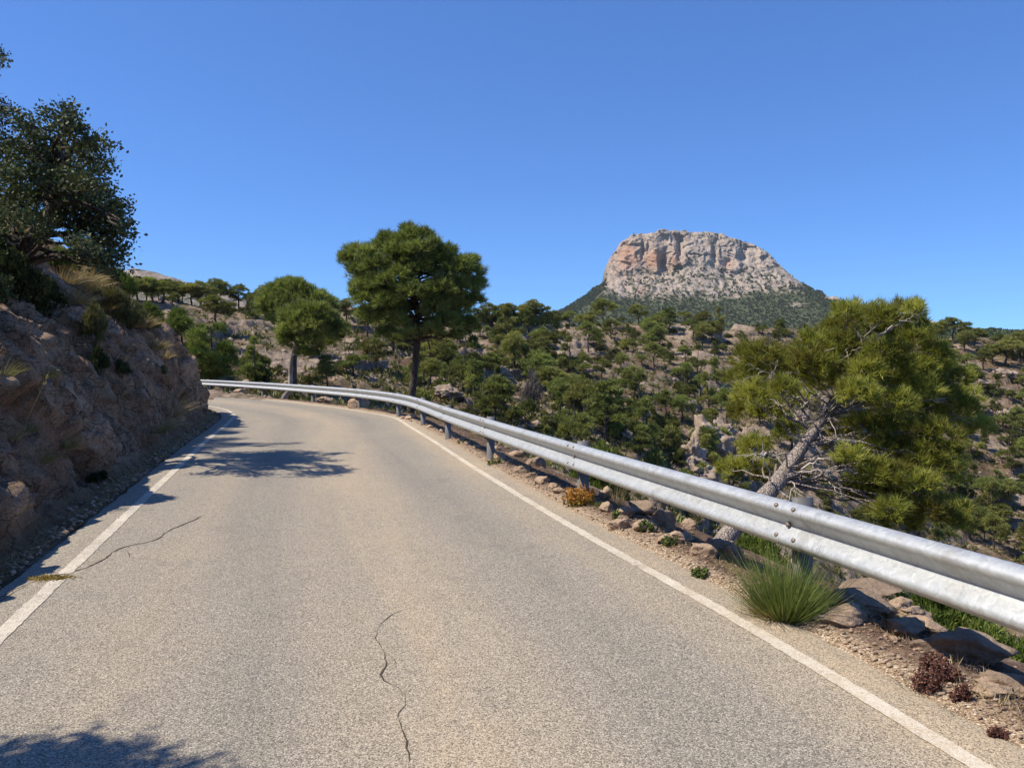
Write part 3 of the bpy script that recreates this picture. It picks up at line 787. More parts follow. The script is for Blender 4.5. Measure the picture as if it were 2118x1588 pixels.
# ------------------------------------------------------------------ mountains
def mountain(name, Yr, px0, px1, ncol, silh, cliff, lower, foot_py, depth, amp, cliff_amt=1.0):
    """a massif whose crest stands Yr metres away: back slope, cliff, talus, wooded foot"""
    tab = lambda t, px: np.interp(px, [a for a, c in t], [c for a, c in t])
    x = np.linspace((px0 - CX) / FPX * Yr, (px1 - CX) / FPX * Yr, ncol)
    def zt(t, Y):
        py = tab(t, CX + FPX * x / Y)
        return CH + (HY - py) / FPX * Y
    Ys = [Yr, Yr - depth[0], Yr - depth[1], Yr - depth[2]]
    zS = zt(silh, Ys[0])
    jag = amp * 0.35 * fbm(x / (amp * 1.6), 2.2, 0, 4)
    zS = zS + jag
    zC = np.minimum(zt(cliff, Ys[1]), zS - 1); zR = np.minimum(zt(lower, Ys[2]), zC - 1)
    zF = np.minimum(zt([(0, foot_py), (3000, foot_py)], Ys[3]), zR - 1)
    rows = [(Yr + depth[2] * 2.5, zS - depth[2] * 1.2, 0), (Yr + depth[0] * 1.5, zS - 0.02 * Yr * 0.2, 10), (Ys[0], zS, 10), (Ys[1], zC, 80), (Ys[2], zR, 80), (Ys[3], zF, 70), (Ys[3] * 0.72, zF - 70, 12)]
    Yl, Zl, Kl = [], [], []
    for k in range(1, len(rows)):
        (ya, za, _), (yb, zb, m) = rows[k - 1], rows[k]
        tt = np.linspace(0, 1, m, endpoint=(k == len(rows) - 1))
        for t in tt:
            tz = t
            if k == 3: ty, tz = t ** 1.0, t ** 0.85
            else: ty = t
            Yl.append(np.full(ncol, ya + (yb - ya) * ty)); Zl.append(za + (zb - za) * tz); Kl.append(np.full(ncol, k + t))
    Y, Z, K = np.array(Yl), np.array(Zl), np.array(Kl)
    X = np.broadcast_to(x, Y.shape)
    cl = sstep(2.7, 3.1, K) * (1 - sstep(4.0, 4.3, K)) * cliff_amt
    tal = sstep(3.9, 4.2, K)
    a = amp
    Xw = X + a * 1.6 * fbm(X / (5 * a), Z / (5 * a), 8.0, 3)
    flute = ridged(Xw / (6.5 * a), Z / (11 * a), 1.0, 4) * a * 1.05 + ridged(Xw / (1.6 * a), Z / (2.6 * a), 3.0, 4) * a * 0.3
    flute = flute + fbm(X / (0.6 * a), Z / (0.6 * a), 2.0, 3) * a * 0.14
    gp, gg, gr = voronoi(Xw / (2.4 * a), Z / (2.2 * a), 0.3)
    gp2, gg2, gr2 = voronoi(Xw / (0.9 * a), Z / (1.1 * a), 5.3)
    flute = flute + (gr - 0.5) * a * 0.9 + (gr2 - 0.5) * a * 0.3
    Y2 = Y - cl * flute - 0.45 * (1 - cl) * tal * (ridged(X / (3.5 * a), Y / (3.5 * a), 5.0, 4) * a)
    Z2 = Z + tal * (fbm(X / (1.2 * a), Y / (1.2 * a), 2.0, 4) * a * 0.35) + (K > 1.2) * (K < 3.0) * fbm(X / (0.9 * a), Y / (0.9 * a), 0, 3) * a * 0.25
    return X, Y2, np.maximum(Z2, -40.0 - 0.004 * np.abs(Y2 - Yr)), K

S_ = [(900, 720), (1080, 690), (1140, 655), (1186, 627), (1220, 604), (1251, 583), (1257, 545), (1265, 528), (1286, 501), (1306, 487), (1324, 484), (1350, 484), (1365, 477), (1382, 479), (1418, 481), (1464, 481), (1497, 490), (1523, 497), (1555, 507), (1581, 522), (1596, 539), (1620, 557), (1643, 580), (1681, 602), (1704, 611), (1734, 618), (1760, 630), (1800, 641), (1900, 660), (2050, 690), (2300, 720)]
C_ = [(900, 730), (1186, 640), (1246, 592), (1257, 568), (1290, 560), (1310, 553), (1345, 554), (1380, 556), (1395, 545), (1420, 532), (1450, 530), (1470, 540), (1497, 557), (1540, 553), (1596, 550), (1620, 566), (1643, 588), (1704, 620), (1760, 637), (1900, 668), (2300, 740)]
K_ = [(900, 740), (1186, 655), (1251, 600), (1266, 606), (1300, 618), (1345, 615), (1395, 613), (1480, 616), (1510, 612), (1570, 604), (1600, 604), (1634, 600), (1650, 600), (1704, 630), (1760, 645), (1900, 680), (2300, 750)]
X, Y, Z, K = mountain('table_mountain', 1600, 1000, 2150, 760, S_, C_, K_, 700, (42, 130, 400), 10.0)
ppx = CX + FPX * X / Y; ppy = HY - FPX * (Z - CH) / Y
def blob(cx, cy, rx, ry): return np.exp(-((ppx - cx) / rx) ** 2 - ((ppy - cy) / ry) ** 2)
rec = 20 * blob(1372, 540, 7, 18) + 13 * blob(1408, 512, 6, 22) + 10 * blob(1330, 515, 4, 26) + 9 * blob(1478, 520, 6, 20) + 8 * blob(1540, 525, 7, 16) - 12 * blob(1353, 520, 9, 22) - 12 * blob(1392, 520, 8, 22) - 7 * blob(1300, 525, 14, 25) + 7 * blob(1505, 545, 7, 12)
Y = Y + rec * (K > 2.4) * (K < 4.4)
edge = (ppx - 1251) * 0.0
nz = fbm(X / 22, Z / 14, 1.0, 4)
rk = np.interp(ppx, [a for a, c in K_], [c for a, c in K_])
rock = sstep(14, -14, ppy - rk - 13 * nz) * sstep(1240, 1262, ppx + 8 * nz) * sstep(1690, 1640, ppx + 14 * nz)
rock = np.maximum(rock, sstep(9, 4, ppy - np.interp(ppx, [a for a, c in S_], [c for a, c in S_]) + 3 * nz) * sstep(1690, 1715, ppx))
rock = np.maximum(rock, 0.95 * blob(1648, 630, 16, 5) + 0.7 * blob(1368, 625, 7, 3) + 0.6 * blob(1520, 616, 5, 5))
ckp = np.interp(ppx, [a for a, c in C_], [c for a, c in C_])
scrub = sstep(-6, 10, ppy - ckp + 10 * fbm(X / 30, Z / 25, 7.0, 3)) * 0.9 * sstep(1225, 1330, ppx) + 0.25 * sstep(500, 470, ppy)
warm = np.clip(0.45 * blob(1300, 540, 55, 40) + blob(1355, 540, 18, 22) + blob(1398, 540, 12, 20) + 0.6 * blob(1300, 530, 22, 26) + 0.7 * blob(1508, 547, 12, 9) + 0.6 * blob(1325, 603, 9, 9) + 0.12, 0, 1)
b = MB()
b.add(np.stack([X, Y, Z], -1), grid_faces(*X.shape)[:, ::-1], np.clip(rock, 0, 1).ravel())
mt = tag(b.build('table_mountain', M['mountain'], smooth=False), 'flat-topped pale rock mountain with wooded foot, rising beyond the pine ridge', 'mountain', kind='structure')
setattr_pt(mt, 'warm', warm.ravel()); setattr_pt(mt, 'scrub', np.clip(scrub, 0, 1).ravel())

def tufts(mb, P, D, k, L, wd, spread, rng, tint=None, tvar=0.22, taper='tip'):
    """k thin blades fanned round direction D at every point P"""
    n = len(P)
    P = np.repeat(P, k, 0); D = np.repeat(D, k, 0)
    d = D + spread * rng.normal(size=(n * k, 3)) * 0.6
    d /= np.linalg.norm(d, axis=1)[:, None] + 1e-9
    Lr = L * rng.uniform(0.65, 1.15, (n * k, 1))
    s = np.cross(d, rng.normal(size=(n * k, 3)))
    s /= np.linalg.norm(s, axis=1)[:, None] + 1e-9
    base = P + 0.12 * L * rng.normal(size=(n * k, 3))
    tip = base + d * Lr
    hw = 0.5 * wd * rng.uniform(0.7, 1.3, (n * k, 1))
    if taper == 'tip':
        v = np.stack([base - s * hw, base + s * hw, tip], 1); fcs = np.arange(n * k * 3).reshape(-1, 3); m = 3
    else:
        mid = base + d * Lr * 0.55
        v = np.stack([base, mid + s * hw, tip, mid - s * hw], 1); fcs = np.arange(n * k * 4).reshape(-1, 4); m = 4
    t = np.repeat(np.full(n, 0.5) if tint is None else tint, k) + tvar * rng.normal(size=n * k)
    mb.add(v.reshape(-1, 3), fcs, np.repeat(np.clip(t, 0, 1), m))

# forest on the mountain's foot and bushes on its talus
rng = np.random.default_rng(3)
def grid_sample(X, Y, Z, wgt, n, rng):
    p = wgt.ravel() / wgt.sum()
    k = rng.choice(len(p), n, p=p)
    return np.stack([X.ravel()[k], Y.ravel()[k], Z.ravel()[k]], 1)
wood_w = (1 - np.clip(rock * 1.3, 0, 1)) * (K > 2.9) * (K < 6.02) * (ppx > 1130) * (ppx < 2150) * (ppy < 705)
FP = grid_sample(X, Y, Z, wood_w, 11000, rng)
FP2 = grid_sample(X, Y, Z, (rock > 0.5) * (K > 3.95) * sstep(-0.1, 0.4, fbm(X / 16, Z / 12, 4.0, 3)) * (ppx > 1290) * (scrub > 0.4), 620, rng)
FP3 = grid_sample(X, Y, Z, (rock > 0.5) * (K > 2.6) * (K < 3.15), 120, rng)
b = MB()
for pts, sz in ((FP, 4.6), (FP2, 3.8), (FP3, 3.0)):
    n = len(pts)
    c = pts + np.array([0, 0, sz * 0.25])
    tufts(b, c, np.tile([0, -0.15, 0.9], (n, 1)), 9, sz * 0.62, sz * 0.6, 1.5, rng, rng.uniform(0.1, 0.75, n), 0.12, 'mid')
M['far_wood'] = foliage_mat('far_wood', (0.045, 0.064, 0.03), (0.075, 0.1, 0.044), (0.12, 0.14, 0.062), trans=0.15)
tag(b.build('distant_forest', M['far_wood']), 'dark green woodland and scrub clothing the foot of the mountain', 'forest', kind='stuff')

S2 = [(-700, 470), (-100, 462), (0, 468), (60, 478), (150, 528), (230, 556), (262, 560), (285, 557), (310, 561), (345, 571), (380, 582), (420, 592), (455, 602), (520, 625), (700, 690)]
X, Y, Z, K = mountain('distant_ridge', 800, -500, 760, 420, S2, [(a, c + 22) for a, c in S2], [(a, c + 50) for a, c in S2], 690, (30, 100, 240), 5.0, 0.8)
nz = fbm(X / 20, Z / 12, 1.0, 4)
b = MB()
b.add(np.stack([X, Y, Z], -1), grid_faces(*X.shape)[:, ::-1], np.clip(1.05 - 0.35 * (K > 4.6) - 0.5 * np.clip(nz, 0, 1), 0, 1).ravel())
mt2 = tag(b.build('distant_ridge', M['mountain'], smooth=False), 'pale grey rocky ridge far behind the left bank and oak', 'mountain', kind='structure')
setattr_pt(mt2, 'warm', np.full(X.size, 0.1)); setattr_pt(mt2, 'scrub', np.clip(0.35 + 0.6 * (K.ravel() > 4), 0, 1))

# far wooded hill on the right, beyond the gully
b = MB()
px_ = rng.uniform(1650, 2400, 5200); Yw = rng.uniform(330, 585, 5200)
xw = (px_ - CX) / FPX * Yw; zw = land(xw, Yw)
tufts(b, np.stack([xw, Yw, zw + 1.2], 1), np.tile([0, 0, 1.0], (5200, 1)), 12, 2.6, 1.7, 1.4, rng, rng.uniform(0.1, 0.9, 5200), 0.12, 'mid')
tag(b.build('hill_forest', M['far_wood']), 'continuous pine wood covering the far low hill at the right edge', 'forest', kind='stuff')

# ------------------------------------------------------------------ guardrail
rs = np.concatenate([[0], np.cumsum(np.linalg.norm(np.diff(RAIL, axis=0), axis=1))])
rt = tangents(RAIL); rn = right_of(RAIL)
def rail_at(s):
    p = np.array([np.interp(s, rs, RAIL[:, 0]), np.interp(s, rs, RAIL[:, 1])])
    k = int(np.clip(np.searchsorted(rs, s), 0, len(rs) - 1))
    return p, rt[k], rn[k]
WP = [(0.0, 0.155), (0.014, 0.1555), (0.034, 0.150), (0.058, 0.136), (0.074, 0.120), (0.081, 0.104), (0.079, 0.090), (0.066, 0.070), (0.043, 0.048), (0.02, 0.027), (0.008, 0.014), (0.004, 0.0)]
WP = WP + [(o, -z) for o, z in WP[-2::-1]]
WP = np.array(WP)
# finer, rounder section
_s = np.linspace(0, len(WP) - 1, 45)
WPf = np.stack([np.interp(_s, np.arange(len(WP)), WP[:, 0]), np.interp(_s, np.arange(len(WP)), WP[:, 1])], 1)
WPf[1:-1] = 0.25 * WPf[:-2] + 0.5 * WPf[1:-1] + 0.25 * WPf[2:]
RAILZ = 0.553
rail = tag(empty('guardrail', (2.1, 4.4, 0)), 'long galvanised W-beam guardrail on steel posts along the drop on the right', 'guardrail')
RO = np.array(rail.location)
post_px = [(2.14, 5.18), (0.86, 8.93), (-0.34, 12.9), (-1.30, 16.5), (-2.3, 20.0), (-3.4, 23.4), (-5.5, 27.3), (-8.2, 31.4), (-11.9, 36.2), (-16.8, 41.6)]
ps = [float(rs[np.argmin((RAIL[:, 0] - a) ** 2 + (RAIL[:, 1] - c) ** 2)]) for a, c in post_px]
ps = [ps[0] - 12, ps[0] - 8, ps[0] - 4] + ps + [ps[-1] + 4.5 * k for k in (1, 2, 3, 4)]
def zroad(s): return 0.0
for i in range(len(ps) - 1):
    a, c = ps[i] - 0.17, ps[i + 1] + 0.17
    n = max(14, int((c - a) / 0.22))
    ss = np.linspace(a, c, n)
    lift = 0.004 if i % 2 else 0.0
    wob = 0.004 * fbm(ss * 1.2, i * 3.3, 0, 3)
    V = np.empty((n, 90, 3))
    for j, s in enumerate(ss):
        p, t, nr = rail_at(s)
        for half, (offs, order) in enumerate(((0.0, WPf), (-0.0035, WPf[::-1]))):
            o = order[:, 0] + offs + lift
            V[j, half * 45:(half + 1) * 45, 0] = p[0] - nr[0] * (o + wob[j])
            V[j, half * 45:(half + 1) * 45, 1] = p[1] - nr[1] * (o + wob[j])
            V[j, half * 45:(half + 1) * 45, 2] = RAILZ + order[:, 1] * (1 - 0.004 * half) + 0.3 * wob[j]
    mb = MB(); mb.add(V.reshape(-1, 3) - RO, grid_faces(n, 90, wrap=True))
    beam = mb.build('beam', M['steel'], rail, smooth=True)
    # round bolt heads over the post at this section's near end
    if 2 <= i <= 9:
        for ds in (-0.09, 0.09):
            for zo, oo, ang in ((0.128, 0.068, 0.72), (-0.074, 0.0675, 0.55)):
                p, t, nr = rail_at(ps[i] + ds)
                nrm = np.array([-nr[0] * math.cos(ang), -nr[1] * math.cos(ang), math.sin(ang)])
                c0 = np.array([p[0] - nr[0] * (oo + 0.006), p[1] - nr[1] * (oo + 0.006), RAILZ + zo])
                e1 = np.array([t[0], t[1], 0]); e2 = np.cross(nrm, e1)
                q = np.linspace(0, 2 * np.pi, 13)[:-1]
                rings = []
                for rr_, hh in ((0.019, 0.0), (0.018, 0.005), (0.011, 0.0085), (0.0005, 0.0095)):
                    rings.append(c0 + np.outer(np.cos(q) * rr_, e1) + np.outer(np.sin(q) * rr_ * 0.8, e2) + nrm * hh)
                m2 = MB(); m2.add(np.concatenate(rings) - RO, grid_faces(4, 12, wrap=True))
                m2.build('bolt', M['bolt'], beam, smooth=True)
        p, t, nr = rail_at(ps[i] + 0.03)
        c0 = np.array([p[0] - nr[0] * 0.012, p[1] - nr[1] * 0.012, RAILZ])
        q = np.linspace(0, 2 * np.pi, 7)[:-1]
        nrm = np.array([-nr[0], -nr[1], 0]); e1 = np.array([t[0], t[1], 0]); e2 = np.array([0, 0, 1.0])
        rings = [c0 + np.outer(np.cos(q) * rr_, e1) + np.outer(np.sin(q) * rr_, e2) + nrm * hh for rr_, hh in ((0.016, 0), (0.016, 0.02), (0.0005, 0.021))]
        m2 = MB(); m2.add(np.concatenate(rings) - RO, grid_faces(3, 6, wrap=True)); m2.build('bolt', M['bolt'], beam)
for i, s in enumerate(ps):
    p, t, nr = rail_at(s)
    # C-section: web across the rail line, two flanges along it
    t3 = np.array([t[0], t[1], 0]); n3 = np.array([nr[0], nr[1], 0])
    o3 = np.array([p[0], p[1], 0]) + n3 * 0.03
    th_ = 0.006
    sec = [(0, 0), (0, 0.125), (0.058, 0.125), (0.058, 0.125 - th_), (th_, 0.125 - th_), (th_, th_), (0.058, th_), (0.058, 0)]
    lo, hi = -0.75, 0.735
    v = [o3 + t3 * a + n3 * c + np.array([0, 0, z]) for z in (lo, hi) for a, c in sec]
    mb = MB()
    mb.add(np.array(v) - RO, [[k, (k + 1) % 8, 8 + (k + 1) % 8, 8 + k] for k in range(8)])
    mb.f4.append(np.array([[8, 9, 12, 13], [9, 10, 11, 12], [8, 13, 14, 15]]))
    post = mb.build('post', M['post'], rail)
    # spacer between post and beam
    v = [o3 + t3 * a + n3 * c + np.array([0, 0, z]) for z in (0.42, 0.70) for a, c in ((-0.03, -0.004), (0.09, -0.004), (0.09, -0.028), (-0.03, -0.028))]
    m2 = MB(); m2.add(np.array(v) - RO, [[0, 1, 5, 4], [1, 2, 6, 5], [2, 3, 7, 6], [3, 0, 4, 7], [4, 5, 6, 7], [3, 2, 1, 0]])
    m2.build('spacer', M['post'], post)

# ------------------------------------------------------------------ plant builders
def unit(v):
    v = np.asarray(v, float); return v / (np.linalg.norm(v, axis=-1, keepdims=True) + 1e-9)
def tube(mb, path, rad, sides=7, rough=0.0, tint=0.5, rng=None):
    path = np.asarray(path, float); n = len(path)
    rad = np.broadcast_to(np.asarray(rad, float), (n,))
    tg = unit(np.gradient(path, axis=0))
    ref = np.array([0.31, 0.82, 0.21]) if abs(tg[0, 2]) > 0.7 else np.array([0.1, 0.15, 1.0])
    e1 = unit(np.cross(tg, ref)); e2 = np.cross(tg, e1)
    q = np.linspace(0, 2 * np.pi, sides, endpoint=False)
    r = rad[:, None] * np.ones(sides)
    if rough and rng is not None: r = r * (1 + rough * rng.normal(size=r.shape))
    v = path[:, None, :] + (np.cos(q) * r)[..., None] * e1[:, None, :] + (np.sin(q) * r)[..., None] * e2[:, None, :]
    mb.add(v.reshape(-1, 3), grid_faces(n, sides, wrap=True), tint)
def bend_path(a, c, n, sag, rng, wob=0.06):
    a, c = np.asarray(a, float), np.asarray(c, float)
    t = np.linspace(0, 1, n)[:, None]
    L = np.linalg.norm(c - a)
    p = a + (c - a) * t
    p[:, 2] += (sag * L * np.sin(np.pi * t))[:, 0]
    w_ = rng.normal(size=(n, 3)) * wob * L / n ** 0.5
    w_[0] = 0
    w_ = np.cumsum(w_, 0); w_ = w_ - t * w_[-1]
    return p + w_
def smooth3(pts, n):
    p = np.asarray(pts, float)
    s = np.concatenate([[0], np.cumsum(np.linalg.norm(np.diff(p, axis=0), axis=1))])
    q = np.linspace(0, s[-1], n)
    o = np.stack([np.interp(q, s, p[:, k]) for k in range(3)], 1)
    for _ in range(2):
        o[1:-1] = 0.25 * o[:-2] + 0.5 * o[1:-1] + 0.25 * o[2:]
    return o
def pad_pts(c, rx, rz, n, rng, up=0.35, shell=0.45):
    d = unit(rng.normal(size=(n, 3)))
    d[:, 2] = np.where(d[:, 2] < -0.35, -d[:, 2], d[:, 2])
    r = rng.uniform(shell, 1.0, (n, 1)) ** 0.7
    r = r * (1 + 0.45 * fbm(d[:, 0] * 2.2 + c[0], d[:, 1] * 2.2 + c[1], d[:, 2] * 2.2 + c[2], 2))[:, None]
    P = np.asarray(c) + d * r * np.array([rx, rx, rz])
    D = unit(d * np.array([1, 1, 0.8]) + np.array([0, 0, up]))
    return P, D

def hill_pine(kind, seed):
    """a five-metre Aleppo pine: crown and trunk meshes, origin at its foot"""
    r = np.random.default_rng(seed)
    H = 5.0
    pads = []
    lean = r.normal(size=2) * 0.25
    if kind == 'umbrella':
        for k in range(20):
            a = r.uniform(0, 6.28); q = r.uniform(0, 1) ** 0.5
            pads.append(((math.cos(a) * q * 1.55, math.sin(a) * q * 1.55, H * (0.92 - 0.26 * q * q) - r.uniform(0, 0.8)), r.uniform(0.5, 0.75), r.uniform(0.38, 0.55)))
        for k in range(6):
            a = r.uniform(0, 6.28); pads.append(((math.cos(a) * 1.0, math.sin(a) * 1.0, H * r.uniform(0.46, 0.62)), r.uniform(0.35, 0.55), 0.3))
        cb = 0.5
    elif kind == 'cone':
        for k in range(24):
            t = r.uniform(0.08, 1); a = r.uniform(0, 6.28); R = 1.45 * (1 - t) ** 0.8 + 0.12
            q = r.uniform(0.5, 1)
            pads.append(((math.cos(a) * R * q, math.sin(a) * R * q, H * (0.05 + 0.9 * t)), 0.28 + 0.4 * (1 - t), 0.28 + 0.12 * (1 - t)))
        cb = 0.1
    elif kind == 'round':
        for k in range(22):
            d = unit(r.normal(size=3)); q = r.uniform(0.55, 1)
            pads.append(((d[0] * 1.5 * q, d[1] * 1.5 * q, H * 0.62 + d[2] * 1.6 * q), r.uniform(0.45, 0.75), r.uniform(0.35, 0.5)))
        cb = 0.3
    elif kind == 'tiered':
        for k in range(18):
            t = k / 17; a = k * 2.4 + r.uniform(-.4, .4); R = (1.25 - 0.75 * t) * r.uniform(0.55, 1)
            pads.append(((math.cos(a) * R, math.sin(a) * R, H * (0.36 + 0.58 * t)), r.uniform(0.36, 0.62), r.uniform(0.22, 0.34)))
        cb = 0.36
    else:  # low spreading bush pine
        for k in range(18):
            a = r.uniform(0, 6.28); q = r.uniform(0, 1) ** 0.6
            pads.append(((math.cos(a) * q * 2.0, math.sin(a) * q * 2.0, H * 0.3 + (1 - q) * 1.5 + r.uniform(-0.4, 0.3)), r.uniform(0.5, 0.8), r.uniform(0.35, 0.55)))
        cb = 0.05
    cr, tr = MB(), MB()
    for c, rx, rz in pads:
        c = np.array(c) + np.array([lean[0], lean[1], 0]) * (c[2] / H) ** 2
        P, D = pad_pts(c, rx, rz, 46, r)
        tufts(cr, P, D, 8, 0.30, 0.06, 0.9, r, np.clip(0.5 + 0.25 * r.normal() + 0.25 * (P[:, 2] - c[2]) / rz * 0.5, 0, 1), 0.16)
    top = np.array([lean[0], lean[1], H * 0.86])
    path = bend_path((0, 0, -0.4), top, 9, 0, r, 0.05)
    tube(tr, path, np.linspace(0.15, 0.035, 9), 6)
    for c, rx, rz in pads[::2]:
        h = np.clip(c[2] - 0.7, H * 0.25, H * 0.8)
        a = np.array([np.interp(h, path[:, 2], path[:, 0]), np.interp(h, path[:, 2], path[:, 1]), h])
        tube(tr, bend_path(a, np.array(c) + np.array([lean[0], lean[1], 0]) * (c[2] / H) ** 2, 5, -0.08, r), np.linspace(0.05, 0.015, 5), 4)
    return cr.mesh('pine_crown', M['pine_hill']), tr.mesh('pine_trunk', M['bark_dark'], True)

KINDS = ['umbrella', 'umbrella', 'cone', 'cone', 'round', 'round', 'tiered', 'tiered', 'bush', 'bush']
PINES = {}
for i, k in enumerate(KINDS):
    PINES.setdefault(k, []).append(hill_pine(k, 100 + i))

_used_h = []
def put_pine(kind, loc, H, label, group, spread=1.0, bright=False, cat='tree', name='pine_tree'):
    cm, tm = random.choice(PINES[kind])
    o = empty(name, loc, random.uniform(0, 6.28), 1.0)
    s = H / 5.0
    o.scale = (s * spread, s * spread, s)
    tag(o, label, cat, group)
    c = bpy.data.objects.new('crown', cm); COL.objects.link(c); c.parent = o
    t = bpy.data.objects.new('trunk', tm); COL.objects.link(t); t.parent = o
    return o

def near_tree(name, label, cat, trunk_pts, trunk_r, pads, Yfun, rng, needle, mats, group=None, tuft_n=60, squash=0.85, rscale=1.18, branch_from=(0.35, 1.0), branch_r=0.035, twig=True, up=0.4, branch_mat=None):
    """a tree seen close: trunk through the given points, one branch to each foliage pad"""
    base = np.array(trunk_pts[0], float)
    o = tag(empty(name, tuple(base)), label, cat, group)
    tm = MB(); cm = MB(); bm = MB()
    path = smooth3(trunk_pts, 40)
    rad = np.interp(np.linspace(0, 1, 40), np.linspace(0, 1, len(trunk_r)), trunk_r)
    tube(tm, path - base, rad, 12, 0.05, rng=rng)
    lo, hi = int(branch_from[0] * 39), int(branch_from[1] * 39)
    k, L, wd, spread = needle
    for c, r in pads:
        c = np.asarray(c, float); r = r * rscale
        P, D = pad_pts(c, r, r * squash, int(tuft_n * (r / 0.4) ** 1.6) + 6, rng, up)
        tufts(cm, P - base, D, k, L, wd, spread, rng, np.clip(0.5 + 0.16 * rng.normal(size=len(P)) + 0.22 * rng.normal(), 0, 1), 0.15)
        # branch
        seg = path[lo:hi + 1]
        d = np.linalg.norm(seg - c, axis=1) + 1.2 * np.maximum(seg[:, 2] - c[2] + 0.1, 0)
        j = lo + int(np.argmin(d))
        bp = bend_path(path[j], c, 8, 0.06, rng, 0.10)
        r0 = min(branch_r * (0.5 + 0.5 * np.linalg.norm(c - path[j])), rad[j] * 0.7)
        tube(bm, bp - base, np.linspace(r0, r0 * 0.25, 8), 6)
        if twig:
            for t in range(4):
                q = P[rng.integers(len(P))]
                tube(bm, bend_path(bp[5], q, 5, 0.03, rng, 0.12) - base, np.linspace(r0 * 0.3, r0 * 0.1, 5), 4)
    cm.build('crown', mats[0], o)
    tr = tm.build('trunk', mats[1], o, smooth=True)
    bm.build('branches', branch_mat or mats[1], tr, smooth=True)
    return o

def zpads(lst, ox, oy, sc_, Y0, yr, rng, both=False, cx=None, cy=None, R=None, flat=0.8):
    """pads given in a zoomed crop of the photo -> positions in the place"""
    out = []
    for (zx, zy, zr) in lst:
        px, py, pr = ox + zx / sc_, oy + zy / sc_, zr / sc_
        if R:
            rho = min(1.0, math.hypot((px - cx) / R, (py - cy) / R))
            h = math.sqrt(max(0.06, 1 - rho * rho)) * yr
            for sgn in ((-1, 1) if both else (-1,)):
                Y = Y0 + sgn * h * rng.uniform(0.55, 1.0)
                out.append((at(px, py, Y), pr / FPX * Y))
        else:
            Y = Y0 + yr * rng.uniform(-1, 1)
            out.append((at(px, py, Y), pr / FPX * Y))
    return out

# ------------------------------------------------------------------ the big pine beyond the bend
rng = np.random.default_rng(21)
zl = [(640, 110, 70), (740, 130, 80), (540, 160, 70), (430, 140, 60), (820, 190, 60), (400, 230, 90), (180, 260, 80), (270, 270, 80), (130, 330, 70), (680, 230, 100), (560, 300, 110), (930, 260, 80), (860, 330, 110), (330, 370, 110), (210, 400, 90), (1060, 370, 90), (1150, 420, 80), (980, 430, 110), (720, 420, 120), (540, 450, 110), (380, 520, 110), (1180, 520, 70), (1090, 560, 110), (200, 540, 65), (260, 650, 85), (880, 560, 120), (640, 590, 110), (440, 660, 110), (1160, 660, 70), (1040, 720, 110), (840, 720, 110), (260, 770, 65), (360, 800, 95), (520, 820, 100), (940, 840, 110), (1100, 850, 90), (420, 930, 70), (620, 930, 70), (820, 900, 80), (520, 960, 55), (1000, 940, 55), (610, 60, 45), (1130, 320, 50), (90, 290, 40)]
pads = zpads(zl, 690, 460, 3.969, 28.2, 2.2, rng, True, 856, 598, 145)
for k in range(64):
    d = unit(rng.normal(size=3)); q = rng.uniform(0.6, 0.93)
    c_ = at(856, 594, 28.2) + d * np.array([2.42, 2.3, 1.85]) * q
    if d[2] < -0.75: continue
    pads.append((c_, rng.uniform(0.28, 0.42)))
bx_, by_ = at(851, 822, 28)[:2]
zb_ = float(land(np.array([bx_]), np.array([by_]))[0])
tp = [(bx_ - 0.1, by_, zb_ - 0.3), at(851, 822, 28), at(857, 775, 28), at(863, 712, 28.1), at(864, 662, 28.1), at(860, 620, 28.2), at(868, 560, 28.2), at(872, 505, 28.2)]
near_tree('pine_tree', 'large broad-crowned pine rising alone behind the guardrail at the bend', 'tree', tp, [0.21, 0.148, 0.132, 0.12, 0.105, 0.085, 0.05, 0.02], pads, None, rng, (11, 0.24, 0.026, 0.75), (M['pine_mid'], M['bark_dark']), tuft_n=72, rscale=1.05, branch_from=(0.42, 0.95), branch_r=0.05)

# the two mid pines left of it
rng = np.random.default_rng(22)
zl = [(1000, 480, 105), (1120, 420, 105), (1240, 440, 105), (950, 620, 85), (1080, 590, 120), (1220, 580, 120), (1350, 520, 110), (1450, 600, 100), (1530, 600, 65), (1360, 680, 105), (1180, 740, 100), (1000, 720, 85), (1290, 420, 80), (1150, 850, 60), (940, 690, 60), (1100, 500, 100)]
pads = zpads(zl, 400, 560, 4.964, 37.5, 1.5, rng, True, 645, 680, 70)
pads += zpads([(930, 760, 45), (1060, 800, 50), (1280, 800, 55), (1400, 760, 60), (1480, 690, 55), (1180, 380, 45), (1330, 400, 50), (1020, 400, 45), (1240, 860, 40), (1560, 640, 40), (900, 700, 40), (1420, 470, 50)], 400, 560, 4.964, 37.4, 1.2, rng)
b0 = hit(588, 830)
Yb = 37.5
tp = [(at(580, 838, Yb)[0], Yb, -0.7), at(586, 824, Yb), at(600, 806, Yb), at(601, 790, Yb), at(601, 752, Yb), at(604, 736, Yb), at(612, 705, Yb), at(625, 670, Yb)]
near_tree('pine_tree', 'mid-sized pine with a kinked bare trunk standing just behind the guardrail', 'tree', tp, [0.155, 0.13, 0.108, 0.098, 0.088, 0.07, 0.05, 0.025], pads, None, rng, (10, 0.28, 0.034, 0.8), (M['pine_mid'], M['bark']), tuft_n=64, branch_from=(0.5, 1.0), branch_r=0.04)
zl = [(930, 170, 80), (1050, 190, 105), (1130, 230, 95), (850, 230, 100), (770, 330, 100), (900, 340, 110), (1010, 310, 110), (1200, 300, 90), (1290, 290, 85), (1380, 340, 80), (760, 420, 75), (880, 440, 80), (720, 360, 60), (1000, 140, 50), (1420, 380, 50), (1250, 360, 80)]
pads = zpads(zl, 400, 560, 4.964, 52, 2.4, rng, True, 610, 622, 80)
